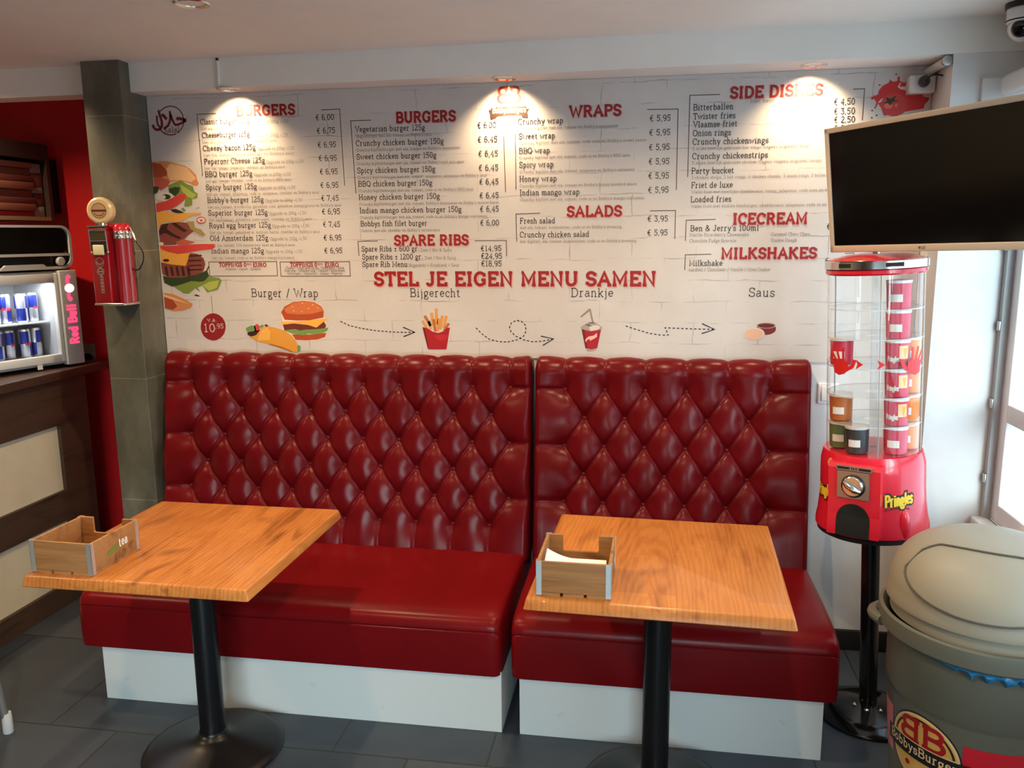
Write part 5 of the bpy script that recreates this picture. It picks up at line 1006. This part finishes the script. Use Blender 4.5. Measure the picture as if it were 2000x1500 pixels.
fp=[(.12,.73),(.190,.73),(.188,.75),(.181,.80),(.1775,.86),(.1755,.955),(.168,.970),(.12,.970)]
tl(pbox(MB(),-.083,.083,fp).build('front_panel',RP,t,smooth=False))
def front_d(z):
    for (a,za),(b,zb) in zip(fp[1:],fp[2:]):
        if za<=z<=zb and zb>za: return a+(b-a)*(z-za)/(zb-za)
    return .19
fpt=lambda off:(lambda u,v:pf(u,front_d(v)+off,v))
mb=MB(); ch=[(-.054,.7305),(.054,.7305)]+[(.054,.75),(.054,.775)]+[(.054*math.cos(az(a)),.785+.054*math.sin(az(a))) for a in range(0,181,15)]+[(-.054,.775),(-.054,.75)]
mb.poly(ch,fpt(.0012)); tl(mb.build('chute_opening',M['matte_black'],t,smooth=False))
mb=MB(); pbox(mb,-.052,.050,[(.170,.858),(.184,.858),(.182,.948),(.170,.948)]); tl(mb.build('coin_plate',M['steel'],t,smooth=False))
mb=MB(); pbox(mb,-.057,.057,[(.170,.950),(.180,.950),(.179,.964),(.170,.964)],0); pbox(mb,-.053,-.014,[(.175,.954),(.1806,.954),(.1804,.961),(.175,.961)],1); pbox(mb,.016,.053,[(.175,.954),(.1806,.954),(.1804,.961),(.175,.961)],1)
for u in(-.008,-.002,.006): pbox(mb,u,u+.003,[(.175,.954),(.1806,.954),(.1804,.961),(.175,.961)],1)
tl(mb.build('coin_slot',[M['steel'],M['matte_black']],t,smooth=False))
def knobp(prof,zc,name,m_):
    vs=[];n=30
    for r,d in prof:
        for i in range(n): a=2*PI*i/n; vs.append(pf(r*math.cos(a),d,zc+r*math.sin(a)))
    fs=[(j*n+i,j*n+(i+1)%n,(j+1)*n+(i+1)%n,(j+1)*n+i) for j in range(len(prof)-1) for i in range(n)]+[tuple((len(prof)-1)*n+i for i in range(n))]
    return tl(MB().add(vs,fs).build(name,m_,t,ang=30))
knobp([(.038,.182),(.038,.186),(.034,.189)],.900,'knob_ring',M['black_metal']); knobp([(.034,.183),(.034,.192),(.030,.195)],.900,'coin_knob',M['chrome'])
mb=MB(); vs=[]
for u,v,w_ in((-.028,.018,.010),(.028,-.016,.008)): pass
mb.tube([pf(-.026,.197,.914),pf(-.012,.204,.907),(pf(.012,.204,.893)),pf(.026,.197,.886)],[.006,.011,.011,.006],12); tl(mb.build('knob_handle',M['chrome'],t))
def onbody(prof,a,off=.0008):
    def f(u,v):
        r=prof[-1][0]
        for (ra,za),(rb,zb) in zip(prof,prof[1:]):
            if za<=v<=zb: r=ra+(rb-ra)*(v-za)/(zb-za); break
        q=az(a)+u/r; return ((r+off)*math.cos(q),(r+off)*math.sin(q),v)
    return f
for a,nm in((285,'a'),(194,'b')):
    mb=MB(); f0=onbody(body,a,.0008); f1=onbody(body,a,.0014); f2=onbody(body,a,.002)
    # dark backing shape and slanted yellow brand lettering
    pass
    sk=lambda f:(lambda u,v:f(u,v+u*.10))
    lettering(mb,'Pringles',-.046,.838,.036,sk(f0),.094,.52,0,gap=4)
    lettering(mb,'Pringles',-.046,.838,.036,sk(f2),.094,.20,1,gap=4)
    mb.stroke([(-.052,.818),(-.02,.826),(.02,.826),(.036,.822)],.004,f1,2)
    tl(mb.build('brand_logo',[flat('logo_black',26,22,22),flat('logo_yellow',240,200,50),flat('logo_dark_red',110,10,20)],t,smooth=False))
mb=MB(); f0=onbody(body,204,.001); mb.poly([(.014*math.cos(2*PI*i/24),.957+.0155*math.sin(2*PI*i/24)) for i in range(24)],f0,0,2); tl(mb.build('price_sticker',flat('sticker_tan',214,150,90),t,smooth=False))
mb=MB(); mb.ball((.168*math.cos(az(291)),.168*math.sin(az(291)),.765),.020,.020,.055,16,10); tl(mb.build('body_rib',RP,t))
GR=.148
tl(MB().lathe([(GR,.992),(GR,1.583)],n=72,cap=False).build('globe',M['clear'],t,ang=80))
ringm=clear('clear_ring',(.90,.90,.90),.08)
frost=mat('frosted_rim',(.9,.9,.9),.4); frost.node_tree.nodes['Principled BSDF'].inputs['Alpha'].default_value=.35
for k in range(1,6):
    z=.994+.0945*k; tl(MB().lathe([(.030,z),(GR-.001,z),(GR-.001,z+.0022),(.03,z+.0022)],n=56,cap=False).build('clear_tray',ringm,t,ang=30)); tl(MB().lathe([(GR-.0025,z-.001),(GR-.0006,z-.001),(GR-.0006,z+.003),(GR-.0025,z+.003)],n=56,cap=False).build('tray_rim',frost,t,ang=30))
mb=MB()
for a in(262,10,135): mb.tube([((GR-.002)*math.cos(az(a)),(GR-.002)*math.sin(az(a)),.993),((GR-.002)*math.cos(az(a)),(GR-.002)*math.sin(az(a)),1.582)],.0018,6)
tl(mb.build('globe_seam',mat('seam_grey',(.32,.32,.32),.3),t)); tl(MB().tube([(0,0,.992),(0,0,1.583)],.012,14).build('centre_rod',ringm,t))
cap=tl(MB().lathe([(.150,1.578),(.1545,1.583),(.1545,1.594),(.150,1.596),(.150,1.620),(.146,1.626),(.09,1.640),(.03,1.646),(0,1.647)],n=64).build('cap',M['red_gloss'],t,ang=35))
MB().lathe([(.1515,1.596),(.1575,1.598),(.1575,1.622),(.1515,1.624)],n=64,cap=False).build('chrome_band',M['chrome'],cap,ang=35)
mb=MB()
for a0,a1 in((212,228),(266,286)):
    P=[(a0+(a1-a0)*i/6) for i in range(7)]
    vs=[(.1579*math.cos(az(a)),.1579*math.sin(az(a)),z) for z in(1.604,1.617) for a in P]; mb.add(vs,[(i,i+1,i+8,i+7) for i in range(6)])
mb.build('dark_slot',M['matte_black'],cap,smooth=False)
MB().lathe([(.012,1.645),(.012,1.658),(.008,1.661),(0,1.661)],n=20).build('lock_knob',M['chrome'],cap)
# red hand prints and arrows on the globe
gf=lambda a:(lambda u,v:((GR+.0012)*math.cos(az(a)+u/GR),(GR+.0012)*math.sin(az(a)+u/GR),v))
def hand(mb,f,s):
    X=lambda pts:[(s*u*1.3,1.296+(v-1.296)*1.2) for u,v in pts]
    mb.poly(X([(-.022,1.268),(-.004,1.262),(.014,1.268),(.024,1.284),(.022,1.302),(-.018,1.306),(-.026,1.290)]),f,0,3)
    for a,b in(((-.018,1.292),(-.044,1.304)),((-.014,1.302),(-.034,1.326)),((-.003,1.302),(-.014,1.338)),((.009,1.302),(.008,1.338))): mb.stroke(X([a,((a[0]+b[0])/2,(a[1]+b[1])/2),b]),.0095,f)
    mb.stroke(X([(.014,1.276),(.034,1.290),(.040,1.308)]),.012,f)
mb=MB(); hand(mb,gf(213),1); hand(mb,gf(308),-1)
for a in(238,263): mb.poly([(-.010,1.312),(.014,1.296),(-.010,1.280),(-.004,1.296)],gf(a),0,2)
tl(mb.build('hand_decal',flat('decal_red',206,32,34),t,smooth=False))
# tubs inside the globe
def tub(name,colr,label,a,level,patch=None,lid=(.78,.76,.72)):
    mb=MB(); r,h=.037,.0895
    mb.lathe([(r*.93,0),(r*.95,.004),(r,h-.012),(r,h-.008)],n=36,mi=0); mb.lathe([(r*1.04,h-.009),(r*1.04,h-.001),(r*.98,h)],n=36,mi=1)
    f=lambda u,v:((r*.985+.001)*math.sin(u/r),-(r*.985+.001)*math.cos(u/r),v)
    if patch:
        mb.poly([(.000,.030),(.030,.030),(.030,.072),(.000,.072)],f,2,3); f2=lambda u,v:((r*.985+.0016)*math.sin(u/r),-(r*.985+.0016)*math.cos(u/r),v)
        mb.poly([(.012,.064),(.028,.064),(.022,.046),(.019,.034),(.016,.046)],f2,3,2); lettering(mb,'Pringles',-.036,.022,.016,f2,.036,.2,1,gap=4)
    else:
        mb.poly([(-.026,.022),(.012,.022),(.012,.046),(-.026,.046)],f,1,3)
    z=.9968+.0945*level; R_=.103; x,y=R_*math.cos(az(a)),R_*math.sin(az(a)); c,s=math.cos(VT),math.sin(VT)
    o=mb.build(name,[colr,mat('tub_lid',lid,.4) if 'tl' not in M else M['tl'],flat('tub_cream',232,190,140),flat('tub_yellow',240,168,40)],None,ang=40)
    M['tl']=bpy.data.materials['tub_lid']
    o.location=(VX+x*c+z*s,VY+y,-x*s+z*c); o.rotation_euler=(Matrix.Rotation(VT,3,'Y')@Matrix.Rotation(az(254-270)+(0 if not patch else .15),3,'Z')).to_euler()
    tag(o,label,'tub','snack tubs in the vending globe'); return o
TR=mat('tub_red',(.62,.03,.07),.35); TOg=mat('tub_orange',(.75,.22,.03),.35); TG=mat('tub_green',(.12,.20,.07),.4); TD=mat('tub_dark',(.035,.04,.045),.35); TBr=mat('tub_brown_orange',(.50,.14,.03),.4)
pos=('bottom one','second from bottom','third from bottom','third from top','second from top','topmost')
for k in range(6): tub('snack_tub',TR,'red snack tub in the tall column inside the vending globe, %s'%pos[k],297,k,patch=k in(1,2,3))
for k in range(4): tub('snack_tub',TOg,'orange snack tub at the right inside the vending globe, %s'%('bottom one','second from bottom','second from top','topmost')[k],347,k)
tub('snack_tub',TD,'dark snack tub with white label at the bottom of the vending globe',228,0)
tub('snack_tub',TG,'green snack tub at the bottom left of the vending globe',178,0)
tub('snack_tub',TBr,'orange brown snack tub above the green one in the vending globe',178,1)
tub('snack_tub',TR,'single red snack tub halfway up the left of the vending globe',178,3)

# ------------------------------------------------------------------ waste bin
BX,BY=2.866,-.785
t=thing('waste_bin','large grey waste bin with domed swing lid and burger stickers at the right edge','bin',(BX,BY,0))
bodyb=[(.19,0),(.20,.01),(.232,.44),(.2335,.45),(.239,.46),(.240,.60),(.244,.62)]
MB().lathe(bodyb+[(.262,.622),(.267,.628),(.2685,.655),(.267,.672),(.258,.676),(.252,.668),(.235,.62)],n=72,cap=False).build('body',M['grey_bin'],t,ang=35)
for a in(165,345):
    MB().tube([((.262+.02*math.sin(PI*i/8))*math.cos(az(a-12+24*i/8)),(.262+.02*math.sin(PI*i/8))*math.sin(az(a-12+24*i/8)),.628) for i in range(9)],.016,10).build('handle',M['grey_bin'],t)
dome=[(.240,.668),(.238,.700),(.2530,.707),(.2545,.722),(.249,.738)]+[(.249*math.cos(PI/2*i/18)**.72 if i<18 else 0,.738+.162*math.sin(PI/2*i/18)) for i in range(1,19)]
lid=MB().lathe(dome,n=72).build('lid',M['lid'],t,ang=40)
def ondome(a,off):
    L=[0]
    for p,q in zip(dome[4:],dome[5:]): L.append(L[-1]+math.hypot(q[0]-p[0],q[1]-p[1]))
    def f(u,v):
        v=max(0,min(v,L[-1]-1e-4))
        for i in range(len(L)-1):
            if L[i]<=v<=L[i+1]:
                k=(v-L[i])/(L[i+1]-L[i]); p,q=dome[4+i],dome[5+i]; r=p[0]+(q[0]-p[0])*k; z=p[1]+(q[1]-p[1])*k; l=math.hypot(q[0]-p[0],q[1]-p[1]); nx,nz=(q[1]-p[1])/l,-(q[0]-p[0])/l
                w_=az(a)+u; return ((r+nx*off)*math.cos(w_),(r+nx*off)*math.sin(w_),z+nz*off)
    return f
mb=MB(); W_,D0=.98,.128; f=ondome(247,.004); nu,nv=44,14
Ld=[0]
for p_,q_ in zip(dome[4:],dome[5:]): Ld.append(Ld[-1]+math.hypot(q_[0]-p_[0],q_[1]-p_[1]))
def v_at(r):
    for i in range(len(Ld)-1):
        ra,rb=dome[4+i][0],dome[5+i][0]
        if ra>=r>=rb and ra>rb: return Ld[i]+(Ld[i+1]-Ld[i])*(ra-r)/(ra-rb)
    return 0
def flap_lo(u): return .010+.085*(1-math.sqrt(max(0,1-(u/(W_*1.02))**2)))
def flap_hi(u): return max(v_at(D0/math.cos(u)**.4)-.03*max(0,(abs(u)/W_-.86)/.14)**2, flap_lo(u)+.004)
us=[W_*(2*i/nu-1) for i in range(nu+1)]
vs=[f(u,flap_lo(u)+(flap_hi(u)-flap_lo(u))*j/nv) for u in us for j in range(nv+1)]
mb.add(vs,[(i*(nv+1)+j,(i+1)*(nv+1)+j,(i+1)*(nv+1)+j+1,i*(nv+1)+j+1) for i in range(nu) for j in range(nv)]); fl_=mb.build('swing_flap',M['lid'],lid,ang=60)
ol=[(u,flap_lo(u)) for u in us]+[(u,flap_hi(u)) for u in us[::-1]]; ol.append(ol[0])
MB().tube([ondome(247,.0062)(*p) for p in ol],.0028,6).build('flap_gap',mat('gap_brown',(.08,.07,.055),.7),lid)
bf=lambda a,off:(lambda u,v:onbody(bodyb,a,off)(u,v))
# stickers
mb=MB()
for a0,a1,mi in((243,330,0),(150,187,1)):
    P=[a0+(a1-a0)*i/16 for i in range(17)]; vs=[]
    for z in(.255,.325,.395):
        r=.20+.032*(z-.01)/.43+.0012; vs+=[(r*math.cos(az(a)),r*math.sin(az(a)),z) for a in P]
    mb.add(vs,[(k*17+i,k*17+i+1,(k+1)*17+i+1,(k+1)*17+i) for k in range(2) for i in range(16)],mi)
mb.build('red_band',[flat('band_red',200,24,44),flat('band_pink',210,120,130)],t)
def el(cx,cy,rx,ry,n=40,a0=0,a1=360): return [(cx+rx*math.cos(az(a0+(a1-a0)*i/n)),cy+ry*math.sin(az(a0+(a1-a0)*i/n))) for i in range(n if a1-a0==360 else n+1)]
mb=MB(); A_=216; Zc=.325
g=lambda k:bf(A_,.0018+.0006*k)
names=[flat('stk_black',30,22,22),flat('stk_cream',226,204,160),flat('stk_yellow',216,172,92),flat('stk_red',160,24,28)]

for r_k,lay in((.108,0),(.104,1),(.098,2)): mb.strips(lambda u:Zc-math.sqrt(max(0,r_k*r_k-u*u)),lambda u:Zc+math.sqrt(max(0,r_k*r_k-u*u)),-r_k,r_k,g(lay),lay)
mb.stroke(el(0,Zc,.090,.090,24,12,168),.006,g(3),0)
lettering(mb,'B',-.066,Zc+.020,.062,g(4),.064,.21,3,mirror=True); lettering(mb,'B',.003,Zc+.020,.062,g(4),.064,.21,3)
mb.strips(lambda u:Zc-.032,lambda u:Zc+.016,-.128,.128,g(5),0)
mb.stroke([(-.10+.2*i/10,Zc+.0165) for i in range(11)],.003,g(6),1)
lettering(mb,'BobbysBurgers',-.112,Zc-.016,.025,g(6),.224,.14,1,gap=8)
for u,w_ in((-.04,-.055),(0,-.068),(.04,-.055)): mb.poly(el(u,Zc+w_,.008,.008,10),g(4),3)
mb.build('shop_sticker',names,t,smooth=False)
# blue liner hanging out under the rim
mb=MB(); P=[222+90*i/45 for i in range(46)]; vs=[]
for k in range(4):
    for i,a in enumerate(P):
        drop=.004+.030*max(0,math.sin((a-222)/90*PI))**.7*(.75+.35*math.sin(i*1.3)+.2*math.sin(i*2.9+1))
        r=.2475+.010*math.sin(k*1.3)+.003*math.sin(i*1.7+k); vs.append((r*math.cos(az(a)),r*math.sin(az(a)),.6205-drop*k/3))
mb.add(vs,[(k*46+i,k*46+i+1,(k+1)*46+i+1,(k+1)*46+i) for k in range(3) for i in range(45)])
o=mb.build('bin_liner',mat('blue_plastic_bag',srgb(40,124,178),.35),None,ang=60); o.location=(BX,BY,0); tag(o,'blue plastic bag hanging out under the rim of the grey bin','bag')

# ------------------------------------------------------------------ television
r_,u_,n_=Vector((.6038974,-.79668251,.0245949)),Vector((-.11895683,-.05957386,.9911106)),Vector((-.78813527,-.60145485,-.13074732))
t=thing('wall_television','black flat television with pale champagne frame tilted on a wall arm at the right','television')
t.matrix_world=Matrix(((r_.x,-n_.x,u_.x,2.72244),(r_.y,-n_.y,u_.y,-.43612),(r_.z,-n_.z,u_.z,1.84982),(0,0,0,1)))
TVF=mat('champagne_plastic',srgb(190,170,148),.35); w2,h2=.344,.200
mb=MB()
for a,b,c_,d_ in((-w2,w2,h2-.017,h2),(-w2,w2,-h2,-h2+.022),(-w2,-w2+.016,-h2,h2),(w2-.016,w2,-h2,h2)): mb.rbox(a,b,-.008,.022,c_,d_,.003)
mb.build('bezel',TVF,t)
MB().box(-w2+.012,w2-.012,-.003,.004,-h2+.018,h2-.013).build('screen',mat('tv_screen',(.0015,.0016,.002),.10),t,smooth=False)
MB().rbox(-w2+.02,w2-.02,.010,.045,-h2+.02,h2-.02,.012).build('rear_shell',M['black_plastic'],t)
mb=MB(); fn=lambda u,v:(u,-.0085,v); lettering(mb,'LG',-.004,-h2+.008,.007,fn,.012,.2); mb.poly(el(-.011,-h2+.0115,.0042,.0042,16),fn); mb.build('brand_mark',flat('tv_mark',110,84,76),t,smooth=False)
mi_=t.matrix_world.inverted(); q=[mi_@Vector(p) for p in((3.05,.083,1.86),(3.03,-.10,1.86))]
MB().tube([(0.05,.045,0),(.06,.09,0),q[1],q[0]],.016,12).build('mount_arm',M['black_metal'],t)
MB().rbox(-.02,.12,.042,.050,-.06,.06,.003).build('mount_plate',M['black_metal'],t)

# ------------------------------------------------------------------ small wall fittings
t=thing('light_switch','white light switch on the back wall beside the shorter bench','switch',(2.645,.29,1.08))
MB().rbox(-.040,.040,-.009,.003,-.042,.042,.004).build('plate',M['white_gloss'],t); MB().rbox(-.027,.027,-.014,-.008,-.029,.029,.003).build('rocker',M['white'],t)
t=thing('surface_socket','white surface socket in the upper right corner beside the tomato print','socket',(2.905,.285,2.235))
MB().rbox(-.052,.036,-.050,.0,-.032,.030,.004).build('housing',M['white_gloss'],t)
t=thing('power_plug','black power plug with short cord in the upper right wall socket','plug',(2.90,.234,2.240))
mb=MB(); mb.tube([(0,0,0),(-.004,-.02,.0),(-.010,-.05,.002),(-.014,-.062,.004)],[.019,.020,.014,.006],14); mb.build('plug_body',M['black_plastic'],t)
MB().tube([(-.012,-.058,.004),(.006,-.075,.010),(.025,-.07,.012),(.043,-.06,.010)],.0035,8).build('cord',M['black_plastic'],t)
t=thing('cable_conduit','white round cable conduit in the upper right wall corner under the beam','pipe',(2.928,.185,2.284))
o=MB().tube([(0,.098,0),(0,-.098,0)],.015,16).build('tube',M['white'],t); MB().lathe([(.0165,0),(.0165,.012),(.010,.014)],n=20).build('end_cap',M['steel'],t).matrix_local=Matrix.Translation((0,-.086,0))@Matrix.Rotation(PI/2,4,'X')
t=thing('beam_clip','thin white cable strip with dark end on the ceiling beam front','cable clip',(.212,.1595,2.36))
MB().rbox(-.004,.004,-.003,.006,-.055,.050,.002).build('strip',M['white'],t); MB().rbox(-.004,.004,-.006,.004,.050,.058,.001).build('end_piece',M['matte_black'],t)
t=thing('pier_cover','white flat cable cover plate on the pier under the ceiling beam','cover',(3.09,.085,2.02))
MB().rbox(-.05,.05,-.016,.0,-.22,.20,.004).build('cover',M['white'],t)
# ------------------------------------------------------------------ security camera
t=thing('security_camera','white dome security camera with black lens on the ceiling, top right corner','camera',(3.095,-.075,2.42))
MB().lathe([(.054,-.018),(.056,-.016),(.056,0)],n=36).build('mount_ring',M['black_plastic'],t)
MB().lathe([(.046,-.062),(.050,-.058),(.050,-.018)],n=36).build('housing',M['white_gloss'],t,ang=40)
MB().lathe([(.0505,-.056),(.0512,-.054),(.0505,-.052)],n=36,cap=False).build('seam_line',M['matte_black'],t)
MB().ball((0,0,-.074),.044).build('ball',M['white_gloss'],t)
e=MB().ball((0,0,0),.027,.027,.012,24,10).build('lens',mat('lens_black',(.004,.004,.004),.08),t); d=Vector((-.50,-.80,-.25)).normalized(); e.rotation_euler=d.to_track_quat('Z','Y').to_euler(); e.location=Vector((0,0,-.074))+d*.037
bpy.context.view_layer.update()
